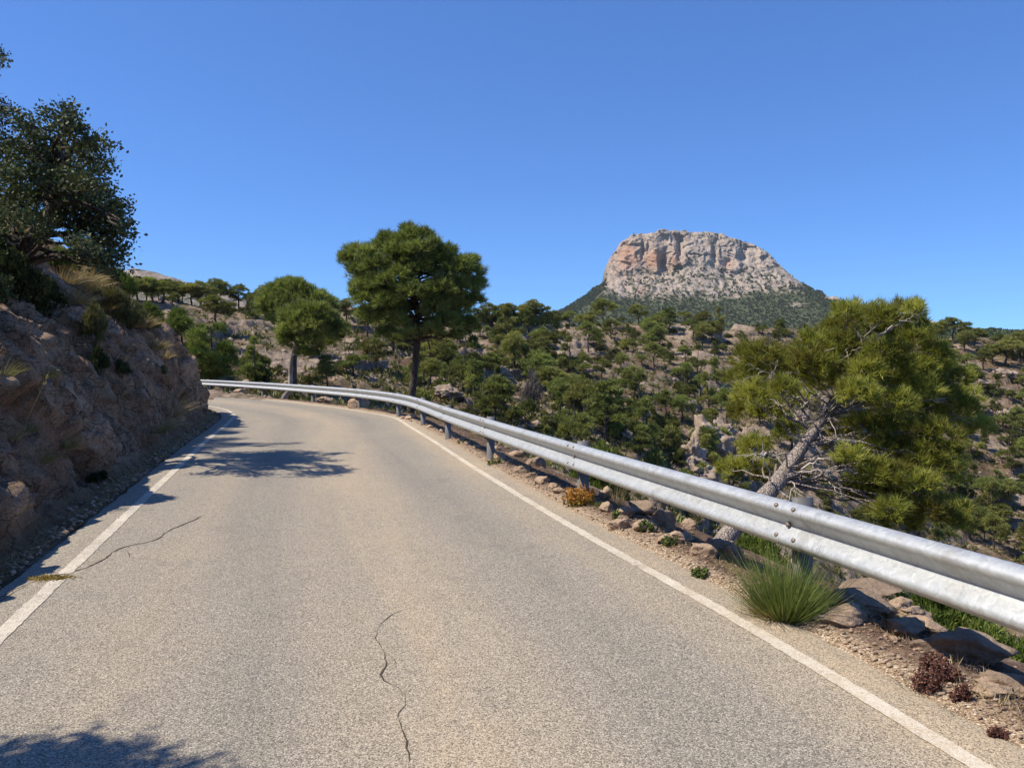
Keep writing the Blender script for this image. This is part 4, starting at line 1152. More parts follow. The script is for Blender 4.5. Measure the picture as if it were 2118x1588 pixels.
pads += zpads([(930, 110, 30), (980, 100, 28), (1080, 130, 32), (1160, 180, 36), (1240, 240, 40), (700, 290, 40), (730, 440, 55), (800, 500, 50), (860, 540, 45), (700, 400, 45), (1430, 330, 40), (1330, 270, 40), (890, 160, 34), (960, 480, 50)], 400, 560, 4.964, 51.5, 1.6, rng)
p0 = hit(604, 792)
Yb = 52
zb_ = float(land(np.array([at(606, 780, Yb)[0]]), np.array([52.0]))[0])
tp = [(at(606, 780, Yb)[0], Yb, zb_ - 0.3), at(608, 740, Yb), at(612, 690, Yb), at(618, 640, Yb), at(620, 600, Yb)]
near_tree('pine_tree', 'wide spiky-topped pine whose crown overlaps the kinked pine from behind', 'tree', tp, [0.25, 0.22, 0.17, 0.1, 0.04], pads, None, rng, (9, 0.34, 0.045, 0.75), (M['pine_mid'], M['bark_dark']), tuft_n=44, branch_from=(0.3, 1.0), branch_r=0.05, up=0.6)

# ------------------------------------------------------------------ the leaning pine behind the rail
rng = np.random.default_rng(23)
zl = [(1230, 150, 85), (1000, 170, 95), (900, 140, 65), (1300, 130, 45), (850, 260, 90), (1250, 260, 110), (700, 350, 95), (360, 410, 105), (250, 530, 70), (450, 510, 100), (800, 430, 110), (1000, 380, 90), (1150, 490, 110), (1300, 330, 85), (1420, 400, 80), (620, 530, 95), (880, 570, 100), (1230, 580, 95), (1400, 600, 100), (1560, 540, 75), (330, 640, 95), (1120, 700, 105), (1560, 720, 95), (1690, 830, 62), (1300, 760, 110), (1000, 820, 80), (540, 845, 50), (1420, 890, 110), (1140, 940, 95), (1350, 1050, 120), (1480, 980, 70), (1050, 1110, 100), (1250, 1170, 95), (1100, 1250, 115), (1300, 1290, 105), (1480, 1320, 95), (1590, 1400, 50), (1240, 1400, 85), (350, 950, 75), (300, 1080, 95), (420, 1120, 70), (190, 1080, 55), (920, 1010, 70), (1050, 260, 80), (1420, 480, 85), (560, 420, 80), (950, 480, 80), (1330, 480, 80), (330, 500, 70)]
pads = zpads([q_ for q_ in zl if not (q_[1] > 860 and q_[0] > 900)], 1440, 600, 2.888, 8.9, 0.5, rng)
pads += zpads([q_ for q_ in zl if q_[1] > 860 and q_[0] > 900], 1440, 600, 2.888, 8.0, 0.35, rng)
pads += zpads([(1180, 1120, 80), (1400, 1330, 80), (1520, 1390, 60), (1000, 1200, 70), (1330, 1170, 80), (1450, 1060, 70), (1160, 1330, 80), (1560, 1330, 55)], 1440, 600, 2.888, 7.7, 0.3, rng)
zd = [(1100, 600, 120), (1350, 700, 120), (1500, 820, 110), (1250, 900, 120), (1000, 700, 100), (1450, 1100, 110), (500, 640, 90), (300, 740, 90), (1150, 350, 100), (420, 720, 80), (1180, 1090, 100), (1350, 560, 110), (750, 560, 90), (640, 700, 80), (860, 860, 60), (1400, 1000, 110), (1000, 960, 70), (600, 1130, 70), (1550, 640, 90)]
pads += zpads(zd, 1440, 600, 2.888, 10.0, 0.45, rng)
bb = at(1478, 1130, 7.4)
tp = [bb + np.array([-0.18, -0.1, -0.35]), at(1500, 1112, 7.5), at(1545, 1060, 7.7), at(1600, 1010, 7.9), at(1652, 935, 8.2), at(1690, 880, 8.45), at(1714, 850, 8.6), at(1745, 790, 8.75), at(1772, 735, 8.9), at(1830, 686, 9.0), at(1897, 650, 9.1)]
zf_ = [(980, 640, 85), (1090, 830, 80), (1180, 690, 95), (1010, 500, 85), (760, 470, 80), (870, 330, 85), (1130, 400, 95), (1290, 880, 100), (1210, 1000, 90), (1060, 940, 70), (930, 600, 60), (1330, 620, 95), (1100, 180, 80), (660, 430, 80), (520, 600, 70)]
pads += zpads(zf_, 1440, 600, 2.888, 8.25, 0.3, rng)
lean = near_tree('leaning_pine', 'gnarled pine leaning out to the right from below the guardrail, with dead grey twigs', 'tree', tp, [0.105, 0.096, 0.09, 0.084, 0.073, 0.06, 0.054, 0.04, 0.031, 0.02, 0.01], pads, None, rng, (20, 0.105, 0.0082, 0.85), (M['pine_near'], M['bark']), tuft_n=210, branch_from=(0.35, 1.0), branch_r=0.013, up=0.55, squash=0.8, rscale=1.3, branch_mat=M['bark'])
# bare grey limbs and twigs
LB = np.array(lean.location)
def dead_limb(a, c, r0, depth, rng):
    a, c = np.asarray(a, float), np.asarray(c, float)
    p = bend_path(a, c, 9, rng.uniform(-0.06, 0.1), rng, 0.18)
    tube(dead, p - LB, np.linspace(r0, r0 * 0.35, 9), 5)
    if depth <= 0: return
    L = np.linalg.norm(c - a)
    for k in range(4 if depth > 1 else 3):
        j = rng.integers(2, 9)
        d = unit(unit(p[min(j, 8)] - p[max(j - 2, 0)]) + 0.85 * rng.normal(size=3) + np.array([0, 0, -0.15]))
        dead_limb(p[j], p[j] + d * L * rng.uniform(0.25, 0.5), r0 * 0.38, depth - 1, rng)
for (a0, a1), r0 in ((((1590, 990, 7.85), (1583, 945, 7.7)), .012), (((1640, 975, 8.0), (1585, 935, 7.75)), 0.016), (((1585, 936, 7.75), (1540, 945, 7.6)), 0.011), (((1650, 965, 8.05), (1690, 952, 7.9)), 0.022), (((1690, 952, 7.9), (1738, 945, 7.85)), 0.016), (((1640, 985, 7.95), (1700, 975, 7.7)), 0.012),
                     (((1640, 1000, 7.9), (1620, 1055, 7.6)), 0.01), (((1610, 1010, 7.8), (1660, 1050, 7.6)), 0.01), (((1690, 880, 8.4), (1640, 860, 8.1)), 0.011), (((1690, 890, 8.4), (1745, 915, 8.1)), 0.011), (((1700, 860, 8.5), (1730, 905, 8.2)), 0.009), (((1650, 930, 8.2), (1680, 880, 7.9)), 0.008),
                     (((1715, 845, 8.6), (1690, 810, 8.3)), 0.016), (((1720, 840, 8.6), (1670, 815, 8.3)), 0.014), (((1745, 745, 8.75), (1705, 735, 8.4)), 0.015), (((1772, 735, 8.8), (1800, 700, 8.5)), 0.02), (((1800, 700, 8.5), (1835, 683, 8.45)), 0.015), (((1835, 683, 8.45), (1880, 660, 8.5)), 0.01), (((1800, 705, 8.6), (1775, 685, 8.3)), 0.010),
                     (((1800, 960, 8.4), (1785, 985, 8.2)), 0.009), (((1720, 1000, 8.2), (1745, 1040, 8.0)), 0.01), (((1680, 960, 8.0), (1735, 1010, 7.8)), 0.012), (((1640, 770, 8.6), (1580, 768, 8.3)), 0.012), (((1770, 785, 8.7), (1750, 780, 8.3)), 0.014), (((1700, 1060, 8.0), (1680, 1040, 7.9)), 0.01), (((1760, 700, 8.7), (1740, 735, 8.4)), 0.01)):
    dead = MB()
    dead_limb(at(*a0), at(*a1), r0, 2 if r0 > 0.009 else 1, rng)
    dead.build('dead_limb', M['dead_wood'], lean, smooth=True)

# ------------------------------------------------------------------ holm oaks on the bank
def leaf_cloud(mb, P, D, n, size, rad, rng, tint):
    """n flat leaves scattered round each twig end"""
    m = len(P)
    C = np.repeat(P, n, 0) + rng.normal(size=(m * n, 3)) * rad * 0.5
    d = unit(np.repeat(D, n, 0) + 0.9 * rng.normal(size=(m * n, 3)))
    s = unit(np.cross(d, rng.normal(size=(m * n, 3))))
    L = size * rng.uniform(0.7, 1.25, (m * n, 1)); W = L * 0.32
    v = np.stack([C, C + d * L * 0.5 + s * W, C + d * L, C + d * L * 0.5 - s * W], 1)
    t = np.clip(np.repeat(tint, n) + 0.2 * rng.normal(size=m * n), 0, 1)
    mb.add(v.reshape(-1, 3), np.arange(m * n * 4).reshape(-1, 4), np.repeat(t, 4))
def oak(label, base, trunk, trad, pads, rng, leaves=15, size=0.064, dens=150):
    base = np.array(base, float)
    o = tag(empty('holm_oak', tuple(base)), label, 'tree')
    tm, bm, cm = MB(), MB(), MB()
    path = smooth3(trunk, 26)
    rad = np.interp(np.linspace(0, 1, 26), np.linspace(0, 1, len(trad)), trad)
    tube(tm, path - base, rad, 10, 0.05, rng=rng)
    for c, r in pads:
        c = np.asarray(c, float)
        d = np.linalg.norm(path - c, axis=1) + 0.8 * np.maximum(path[:, 2] - c[2], 0)
        j = max(6, int(np.argmin(d)))
        bp = bend_path(path[j], c, 7, 0.08, rng, 0.12)
        tube(bm, bp - base, np.linspace(min(rad[j] * 0.6, 0.05), 0.01, 7), 5)
        n = int(dens * (r / 0.6) ** 2) + 5
        P, D = pad_pts(c, r, r * 0.8, n, rng, 0.2, 0.35)
        leaf_cloud(cm, P - base, D, leaves, size, 0.16, rng, np.clip(0.42 + 0.2 * rng.normal(size=n) + 0.12 * rng.normal(), 0, 1))
        for t in range(6):
            tube(bm, bend_path(bp[4], P[rng.integers(n)], 4, 0.03, rng, 0.12) - base, np.linspace(0.012, 0.004, 4), 4)
    cm.build('crown', M['oak'], o)
    t = tm.build('trunk', M['bark_dark'], o, smooth=True)
    bm.build('branches', M['bark_dark'], t, smooth=True)
    return o
rng = np.random.default_rng(31)
zl = [(430, 470, 45), (440, 520, 50), (350, 520, 80), (160, 560, 70), (240, 640, 100), (440, 600, 75), (500, 590, 35), (590, 670, 60), (670, 690, 35), (560, 750, 100), (640, 830, 65), (450, 760, 120), (300, 760, 120), (110, 690, 75), (40, 760, 80), (60, 880, 100), (200, 900, 110), (400, 920, 120), (560, 930, 115), (660, 960, 50), (300, 1040, 130), (480, 1080, 120), (100, 1050, 110), (650, 1090, 95), (750, 1090, 60), (790, 1060, 30), (710, 1180, 95), (795, 1210, 40), (560, 1220, 120), (680, 1300, 95), (750, 1370, 55), (610, 1370, 75), (220, 1160, 80), (60, 1140, 75), (755, 1430, 32), (420, 1180, 90), (600, 1020, 100), (720, 1260, 60), (30, 1140, 90), (150, 1140, 100), (265, 1240, 60), (-40, 1230, 90), (640, 1400, 70), (520, 1330, 90), (700, 1420, 50)]
pads = zpads(zl, 0, 80, 3.054, 12.0, 1.3, rng)
zl2 = [(-60, 700, 120), (-120, 900, 140), (-80, 1080, 130), (180, 760, 120), (380, 860, 120), (520, 1000, 120), (620, 1180, 110), (300, 900, 120), (180, 1020, 110)]
pads += zpads(zl2, 0, 80, 3.054, 13.4, 0.7, rng)
bq = bank_hit(34, 522)
Yo = 12.3
bz0 = at(30, 530, Yo); bz0[2] = bank_z(bz0[0], bz0[1])
tp = [bz0 - np.array([0, 0, 0.2]), at(40, 515, Yo), at(75, 488, Yo), at(105, 440, 12.4), at(120, 380, 12.4), at(130, 310, 12.5), at(138, 245, 12.5)]
oak('dark holm oak spreading over the left bank, its shadow lying across the road', bz0, tp, [0.17, 0.14, 0.12, 0.1, 0.07, 0.04, 0.015], pads, rng)
# a taller neighbour: only twig ends of it reach into view at the left edge
tips = zpads([(8, 120, 32), (-10, 170, 45), (60, 490, 45), (120, 472, 22), (12, 560, 30), (0, 430, 40), (-60, 500, 90)], 0, 80, 3.054, 14.6, 0.3, rng)
for k in range(26):
    d = unit(rng.normal(size=3)); q = rng.uniform(0.3, 1)
    tips.append((np.array([-12.4, 14.6, 6.6]) + d * np.array([1.7, 1.7, 1.9]) * q, rng.uniform(0.4, 0.6)))
bx0 = (-12.4, 14.8, 0); z0 = bank_z(-12.4, 14.8)
oak('tall holm oak at the left edge, only its outer twigs in view', (-12.4, 14.8, z0), [(-12.4, 14.8, z0 - 0.3), (-12.3, 14.7, z0 + 1.0), (-12.4, 14.6, 6.2), (-12.3, 14.6, 8.2)], [0.16, 0.13, 0.09, 0.03], tips, rng, leaves=12, dens=110)
# a low oak on the bank beside the camera; its shadow falls on the lower left of the road
tips = []
for k in range(20):
    d = unit(rng.normal(size=3)); q = rng.uniform(0.2, 1)
    tips.append((np.array([-5.12, 2.3, 4.3]) + d * np.array([0.62, 0.5, 0.5]) * q, rng.uniform(0.26, 0.36)))
z0 = bank_z(-5.8, 2.1)
oak('low holm oak on the near bank, shading the lower left of the road', (-5.8, 2.1, z0), [(-5.8, 2.1, z0 - 0.2), (-5.8, 2.1, z0 + 0.6), (-5.2, 2.3, 4.0), (-5.12, 2.3, 4.7)], [0.11, 0.09, 0.07, 0.03], tips, rng, leaves=14, dens=170)

# ------------------------------------------------------------------ pines of the far slope
random.seed(5)
hand = []
def hz(lst, ox, oy, sc_):
    for (zx, zb, zt, kd, sp) in lst:
        hand.append((ox + zx / sc_, oy + zb / sc_, (zb - zt) / sc_, kd, sp))
U, C, R_, T, B_ = 'umbrella', 'cone', 'round', 'tiered', 'bush'
hz([(140, 310, 105, R_, 1), (232, 300, 120, R_, 1), (290, 295, 110, R_, .9), (400, 300, 120, R_, 1.2), (500, 290, 80, R_, 1.2), (570, 285, 85, R_, 1.1), (690, 255, 95, R_, 1.2), (800, 235, 90, R_, 1), (890, 225, 125, R_, 1), (935, 390, 185, U, 1), (1107, 320, 75, U, .9), (1165, 420, 245, U, .9), (695, 375, 225, T, .9), (460, 390, 190, T, .9), (1065, 520, 345, T, .8), (1385, 300, 115, R_, 1), (1605, 330, 165, R_, 1.2), (1648, 390, 165, T, .9), (1765, 270, 155, U, 1), (1845, 430, 235, U, 1), (1930, 360, 185, R_, 1.2), (2010, 450, 280, R_, 1.1), (1500, 270, 160, B_, 1), (1240, 270, 185, B_, 1),
    (368, 510, 385, U, 1.2), (630, 560, 335, U, 1.3), (190, 640, 400, C, 1.1), (450, 750, 480, C, .9), (580, 780, 505, C, 1), (780, 690, 410, C, 1), (1200, 560, 425, C, .8), (1240, 690, 525, R_, .9), (1080, 740, 575, R_, 1.1), (1470, 520, 360, R_, 1.2), (1520, 660, 440, R_, 1), (1650, 620, 455, C, .9), (1780, 610, 465, R_, 1), (1625, 1060, 850, T, .9), (1750, 1100, 880, R_, 1.2), (1790, 900, 680, C, 1), (930, 740, 610, R_, 1.2), (100, 1060, 770, C, .9), (340, 1110, 920, B_, 1), (910, 960, 815, R_, 1.2), (1115, 1200, 1040, R_, 1), (1150, 1050, 930, B_, 1), (1230, 910, 825, R_, 1.1), (1440, 1010, 915, R_, 1.1), (720, 820, 740, R_, 1), (2030, 560, 440, C, 1), (2040, 800, 600, C, .8), (1990, 1150, 1000, R_, 1), (860, 880, 780, B_, 1), (1060, 880, 770, B_, 1)], 980, 600, 4.071)
hz([(592, 1145, 705, C, .85), (232, 585, 265, U, 1.3), (458, 390, 125, U, 1.1), (585, 390, 200, U, 1), (1378, 1195, 880, T, 1), (1190, 1180, 1010, B_, 1.1), (1565, 560, 290, R_, 1.1), (1690, 560, 380, R_, 1), (250, 400, 80, R_, 1.3), (75, 375, 110, U, 1.2), (730, 370, 95, U, 1), (640, 380, 170, R_, 1), (1680, 790, 600, C, .6), (380, 480, 360, B_, .8)], 400, 560, 4.964)
hz([(1040, 790, 640, R_, 1.1), (1200, 910, 690, R_, 1), (1300, 880, 740, R_, 1), (1400, 860, 725, R_, 1), (1500, 880, 735, R_, 1), (1640, 880, 725, R_, 1.1), (950, 760, 660, B_, 1), (1420, 930, 815, R_, 1.2), (1120, 860, 660, R_, 1.4), (1250, 940, 700, R_, 1.4), (1340, 930, 715, R_, 1.4), (1460, 905, 730, R_, 1.4), (1570, 890, 715, R_, 1.3), (1010, 800, 640, R_, 1.4)], 0, 400, 3.97)
hz([(430, 285, 145, U, 1), (500, 265, 140, R_, 1), (575, 270, 112, R_, 1.3), (640, 330, 190, R_, 1), (710, 300, 175, R_, 1.2), (660, 440, 330, R_, 1), (750, 520, 430, B_, 1), (830, 610, 470, C, .9), (820, 400, 270, R_, 1.2), (900, 410, 240, R_, 1.3), (980, 400, 195, R_, 1.3), (880, 330, 215, R_, 1.2), (830, 700, 600, C, .9), (900, 780, 690, B_, 1), (940, 650, 560, R_, 1), (870, 900, 840, B_, 1.2), (960, 900, 850, R_, 1), (1000, 660, 570, R_, 1)], 1780, 620, 2.996)
hz([(480, 1070, 700, R_, 1), (600, 1060, 780, C, 1), (170, 1290, 1000, B_, 1)], 690, 460, 3.969)
ordw = ['first', 'second', 'third', 'fourth', 'fifth', 'sixth', 'seventh', 'eighth', 'ninth', 'tenth', 'eleventh', 'twelfth', 'thirteenth', 'fourteenth', 'fifteenth', 'sixteenth', 'seventeenth', 'eighteenth', 'nineteenth', 'twentieth', 'twenty-first', 'twenty-second', 'twenty-third', 'twenty-fourth', 'twenty-fifth', 'twenty-sixth', 'twenty-seventh', 'twenty-eighth', 'twenty-ninth', 'thirtieth']
kword = {U: 'bare-trunked umbrella pine', C: 'cone-shaped young pine', R_: 'full round-crowned pine', T: 'slim tiered pine', B_: 'low spreading pine'}
hand.sort(key=lambda h: h[0])
def ridge_py(px): return np.interp(px, [200, 430, 700, 1000, 1300, 1600, 2118], [592, 642, 656, 674, 672, 682, 702])
def zone(px, py):
    if px < 420: return 'behind the left bank'
    if px < 690: side = 'left of the big pine'
    elif px < 1010: side = 'behind the big pine'
    elif px < 1240: side = 'right of the big pine'
    elif px < 1500: side = 'under the rock mountain'
    elif px < 1800: side = 'behind the leaning pine'
    else: side = 'right of the leaning pine'
    lv = 'on the ridge' if py < ridge_py(px) + 8 else ('on the upper slope' if py < ridge_py(px) + 60 else ('mid-slope' if py < ridge_py(px) + 140 else 'low in the gully'))
    return lv + ' ' + side
placed, pend = [], []
for px, py, h, kd, sp in hand:
    x, y, z = hit(px, py)
    if kd == U and (px < 700 or 980 < px < 1130): kd = R_
    pend.append((px, kd, zone(px, py), (x, y, z - 0.05), max(1.2, 1.08 * h / FPX * y), sp * (1.25 if kd == U else 1.15)))
    placed.append((px, py, h))
# the rest of the wood: small pines nothing tells apart
rng = np.random.default_rng(41)
tries = 0; nfill = 0
while nfill < 235 and tries < 9000:
    tries += 1
    px = rng.uniform(430, 2260)
    top = ridge_py(px)
    bot = np.interp(px, [430, 800, 1000, 1300, 1600, 2260], [775, 800, 880, 960, 1060, 1240])
    py = top + (bot - top) * rng.uniform(0, 1)
    dens = np.interp(px, [430, 1000, 1500, 1750, 2200], [0.14, 0.55, 0.75, 1.0, 1.0]) * np.interp((py - top) / (bot - top), [0, 0.12, 0.25, 0.5, 1], [1.4, 1.0, 0.55, 0.75, 1.0])
    if rng.uniform() > dens: continue
    if 1480 < px < 1960 and 760 < py < 1080 and rng.uniform() < 0.75: continue
    if px < 730 and py > ridge_py(px) + 18: continue
    if any((px - a) ** 2 + (1.5 * (py - c)) ** 2 < (13 + 0.22 * h) ** 2 for a, c, h in placed) and rng.uniform() > 0.12: continue
    x, y, z = hit(px, py)
    if y > 260 or y < 30: continue
    low = (py - top) / (bot - top)
    kd = rng.choice([U, C, R_, T, B_], p=[0.06, 0.24, 0.44, 0.06, 0.20] if low < 0.4 else [0.02, 0.26, 0.36, 0.06, 0.30])
    H = 1.9 + 4.0 * rng.uniform() ** 1.6 * (1.15 if px > 1800 else 1.0)
    if kd == B_: H *= 0.9
    pend.append((px, str(kd), zone(px, py), (x, y, z - 0.05), H, rng.uniform(0.9, 1.3)))
    placed.append((px, py, H / y * FPX)); nfill += 1
def ordinals(keys):
    seen, tot = {}, {}
    for k in keys: tot[k] = tot.get(k, 0) + 1
    out = []
    for k in keys:
        i = seen[k] = seen.get(k, 0) + 1
        out.append('' if tot[k] == 1 else (ordw[i - 1] if i <= len(ordw) else 'number %d' % i) + ' from left, ')
    return out
pend.sort(key=lambda p: p[0])
for o_, (px, kd, zn, loc, H, sp) in zip(ordinals([(p[1], p[2]) for p in pend]), pend):
    put_pine(kd, loc, H, o_ + kword[kd] + ' ' + zn, 'pines on the far slope', sp)

# ------------------------------------------------------------------ bushes, scrub and grass
def shrub_mesh(name, mat, seed, npad, k, L, wd, per, flat=0.75, up=0.6, spread=0.9):
    r = np.random.default_rng(seed); mb = MB()
    for j in range(npad):
        a = r.uniform(0, 6.28); q = r.uniform(0, 1) ** 0.6
        c = np.array([math.cos(a) * q * 0.72, math.sin(a) * q * 0.72, (0.22 + 0.55 * (1 - q * q)) * flat * r.uniform(0.7, 1.15)])
        rr_ = r.uniform(0.26, 0.4)
        P, D = pad_pts(c, rr_, rr_ * 0.85, per, r, up, 0.3)
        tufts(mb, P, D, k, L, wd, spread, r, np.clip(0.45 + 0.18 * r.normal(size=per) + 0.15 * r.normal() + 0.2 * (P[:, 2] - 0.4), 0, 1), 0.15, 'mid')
    for j in range(7):
        a = r.uniform(0, 6.28)
        tube(mb, bend_path((0, 0, -0.15), (math.cos(a) * 0.5, math.sin(a) * 0.5, 0.45), 5, 0.05, r), np.linspace(0.03, 0.01, 5), 4, tint=0.0)
    return mb.mesh(name, mat)
SH = {
    'green': [shrub_mesh('shrub_leaves', M['pine_hill'], 60 + i, 13, 7, 0.17, 0.06, 34) for i in range(3)],
    'olive': [shrub_mesh('shrub_leaves', M['bush_olive'], 70 + i, 12, 7, 0.18, 0.045, 34) for i in range(3)],
    'grey': [shrub_mesh('shrub_twigs', M['grey_bush'], 80 + i, 12, 5, 0.24, 0.022, 34) for i in range(1)],
}
near_sh = {
    'bright': [shrub_mesh('bush_leaves', M['bush_bright'], 90 + i, 22, 9, 0.13, 0.022, 80, 0.95) for i in range(2)],
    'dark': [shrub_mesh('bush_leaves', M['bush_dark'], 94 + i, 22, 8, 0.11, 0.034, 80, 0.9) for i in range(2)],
    'olive': [shrub_mesh('bush_leaves', M['bush_olive'], 97 + i, 20, 9, 0.15, 0.018, 80, 0.9, 0.8) for i in range(2)],
}
def put_shrub(meshes, loc, w_, h, label, group=None, name='shrub'):
    o = bpy.data.objects.new(name, random.choice(meshes)); COL.objects.link(o)
    o.location = loc; o.rotation_euler = (0, 0, random.uniform(0, 6.28)); o.scale = (w_ / 2, w_ / 2, h / 0.85)
    return tag(o, label, 'bush', group)
rng = np.random.default_rng(43)
spots, bushes = [], []
tries = 0
while len(spots) < 200 and tries < 9000:
    tries += 1
    px = rng.uniform(440, 2240); top = ridge_py(px)
    if len(spots) > 160 and px < 900: continue
    bot = np.interp(px, [430, 800, 1000, 1300, 1600, 2260], [790, 815, 885, 965, 1060, 1240])
    py = top + (bot - top) * (rng.uniform(0.0, 0.1) if len(spots) < 60 else rng.uniform(0.05, 1))
    if 1500 < px < 1950 and 780 < py < 1060 and rng.uniform() < 0.7: continue
    if px < 730 and ridge_py(px) + 16 < py < 790 and rng.uniform() < 0.8: continue
    if any((px - a) ** 2 + (1.7 * (py - c)) ** 2 < 20 ** 2 for a, c in spots): continue
    x, y, z = hit(px, py)
    if y > 240 or y < 28: continue
    spots.append((px, py))
    kd = str(rng.choice(['green', 'olive', 'grey'], p=[0.5, 0.46, 0.04]))
    wd_ = rng.uniform(1.2, 2.9)
    bushes.append((px, kd, zone(px, py), (x, y, z - 0.1), wd_, wd_ * rng.uniform(0.4, 0.75)))
bushes.sort(key=lambda p: p[0])
for o_, (px, kd, zn, loc, wd_, h) in zip(ordinals([(p[1], p[2]) for p in bushes]), bushes):
    put_shrub(SH[kd], loc, wd_, h, o_ + {'green': 'low green bush', 'olive': 'low olive-brown bush', 'grey': 'leafless grey bush'}[kd] + ' ' + zn, 'bushes dotted over the far slope')
for k_, px in enumerate((990, 1003, 1022, 1034, 1049, 1062, 1076, 1091, 1108, 1124)):
    x, y, z = hit(px, 668 + 3 * (k_ % 3))
    wd_ = random.uniform(2.4, 3.6)
    put_shrub(SH['green'], (x, y, z - 0.15), wd_, wd_ * 0.75, ordw[k_] + ' from left of the dense bushes under the ridge pines right of the big pine', 'bushes dotted over the far slope')
x, y, z = hit(1098, 850)
put_shrub(SH['grey'], (x, y, z - 0.1), 2.6, 3.2, 'tall leafless grey bush low on the slope right of the big pine', None, 'dead_shrub')

# scrub and dry grass as ground cover
rng = np.random.default_rng(44)
n = 14500
px_ = rng.uniform(400, 2330, n); Yw = 42 * (205 / 42) ** rng.uniform(0, 1, n)
xw = (px_ - CX) / FPX * Yw
keep = fbm(xw * 0.13, Yw * 0.13, 3.0, 3) + 0.35 * rng.normal(size=n) > np.interp(px_, [430, 700, 1000], [0.25, 0.2, -0.3])
xw, Yw = xw[keep], Yw[keep]; zw = land(xw, Yw); n = len(xw)
b = MB()
sz = rng.uniform(0.25, 0.7, n)
for lo, hi in ((0.25, 0.4), (0.4, 0.55), (0.55, 0.71)):
    m = (sz >= lo) & (sz < hi); s = (lo + hi) / 2
    tufts(b, np.stack([xw[m], Yw[m], zw[m] + 0.05], 1), np.tile([0, 0, 1.0], (m.sum(), 1)), 15, s * 1.0, s * 0.28, 1.5, rng, rng.uniform(0.05, 0.95, m.sum()), 0.14, 'mid')
tag(b.build('scrub', M['bush_olive']), 'low olive scrub covering the stony far slope', 'scrub', kind='stuff')
n = 4500
px_ = rng.uniform(400, 2330, n); Yw = 42 * (200 / 42) ** rng.uniform(0, 1, n)
xw = (px_ - CX) / FPX * Yw; zw = land(xw, Yw)
b = MB(); tufts(b, np.stack([xw, Yw, zw], 1), np.tile([0, 0, 1.0], (n, 1)), 9, 0.42, 0.07, 0.9, rng, rng.uniform(0, 0.6, n), 0.15)
tag(b.build('dry_grass_cover', M['dry_grass']), 'pale dry grass tufts thinly covering the far slope', 'grass', kind='stuff')
# thicket in the gully just below the rail
n = 3400
px_ = rng.uniform(380, 2500, n); Yw = 9 * (46 / 9) ** rng.uniform(0, 1, n)
xw = (px_ - CX) / FPX * Yw
dR_, _ = signed_dist(RLINE, xw, Yw)
m = (dR_ > 2.2) & (rng.uniform(size=n) < sstep(2.0, 4.5, dR_))
xw, Yw = xw[m], Yw[m]; zw = land(xw, Yw); n = len(xw)
b = MB()
for k in range(4):
    tufts(b, np.stack([xw, Yw, zw], 1) + rng.normal(size=(n, 3)) * [0.22, 0.22, 0.1], np.tile([0, 0, 1.0], (n, 1)), 16, 0.32, 0.035, 1.2, rng, rng.uniform(0.1, 0.9, n), 0.14, 'mid')
tag(b.build('gully_thicket', M['bush_bright']), 'thick green scrub on the drop just below the guardrail', 'scrub', kind='stuff')

# ------------------------------------------------------------------ rocks
import bmesh
_ico = {}
def ico(sub):
    if sub not in _ico:
        bm = bmesh.new(); bmesh.ops.create_icosphere(bm, subdivisions=sub, radius=1.0)
        bm.verts.ensure_lookup_table()
        _ico[sub] = (np.array([v.co[:] for v in bm.verts]), np.array([[v.index for v in f_.verts] for f_ in bm.faces])); bm.free()
    return _ico[sub]
def rock_arrays(rng, size, sub=4, cuts=16, rough=0.13):
    """an angular stone: a ball sliced by planes, then roughened"""
    v, f_ = ico(sub)
    p = v.copy()
    for k in range(cuts):
        n = unit(rng.normal(size=3)); h = rng.uniform(0.45, 0.85)
        d = p @ n
        p = p - np.maximum(d - h, 0)[:, None] * n
    o = rng.uniform(0, 50, 3)
    p = p + v * (rough * fbm(p[:, 0] * 2.2 + o[0], p[:, 1] * 2.2 + o[1], p[:, 2] * 3.4 + o[2], 5, 0.6))[:, None]
    p = p * np.asarray(size) / np.abs(p).max(0)
    a = rng.uniform(0, 6.28); ca, sa = math.cos(a), math.sin(a)
    return p, f_, a
def put_rock(px, py, w_, h, d, label, mat='rock_tan', rng=None, name='rock', Y=None, zoff=None, rot=None, group='rocks along the road edge', sub=4, tilt=0.0, flatcuts=14):
    """w_, h in photo pixels, d = depth over width; placed where the sight line meets the roadside"""
    if Y is None:
        x, Yt, z = vp(px, py)
    else:
        Yt = Y; x = (px - CX) / FPX * Yt; z = CH - (py - HY) / FPX * Yt
    s = Yt / FPX
    sx, sz = 0.5 * w_ * s, 0.5 * h * s
    p, f_, a = rock_arrays(rng, (sx, sx * d, sz), sub, flatcuts)
    o = bpy.data.objects.new(name, MB().add(p, f_).mesh(name, M[mat], False))
    COL.objects.link(o)
    o.location = (x, Yt + 0.3 * sx, z + (sz * 0.3 if zoff is None else zoff))
    o.rotation_euler = (rng.uniform(-0.12, 0.12), tilt, rng.uniform(-0.35, 0.35) if rot is None else rot)
    return tag(o, label, 'rock', group)
rng = np.random.default_rng(51)
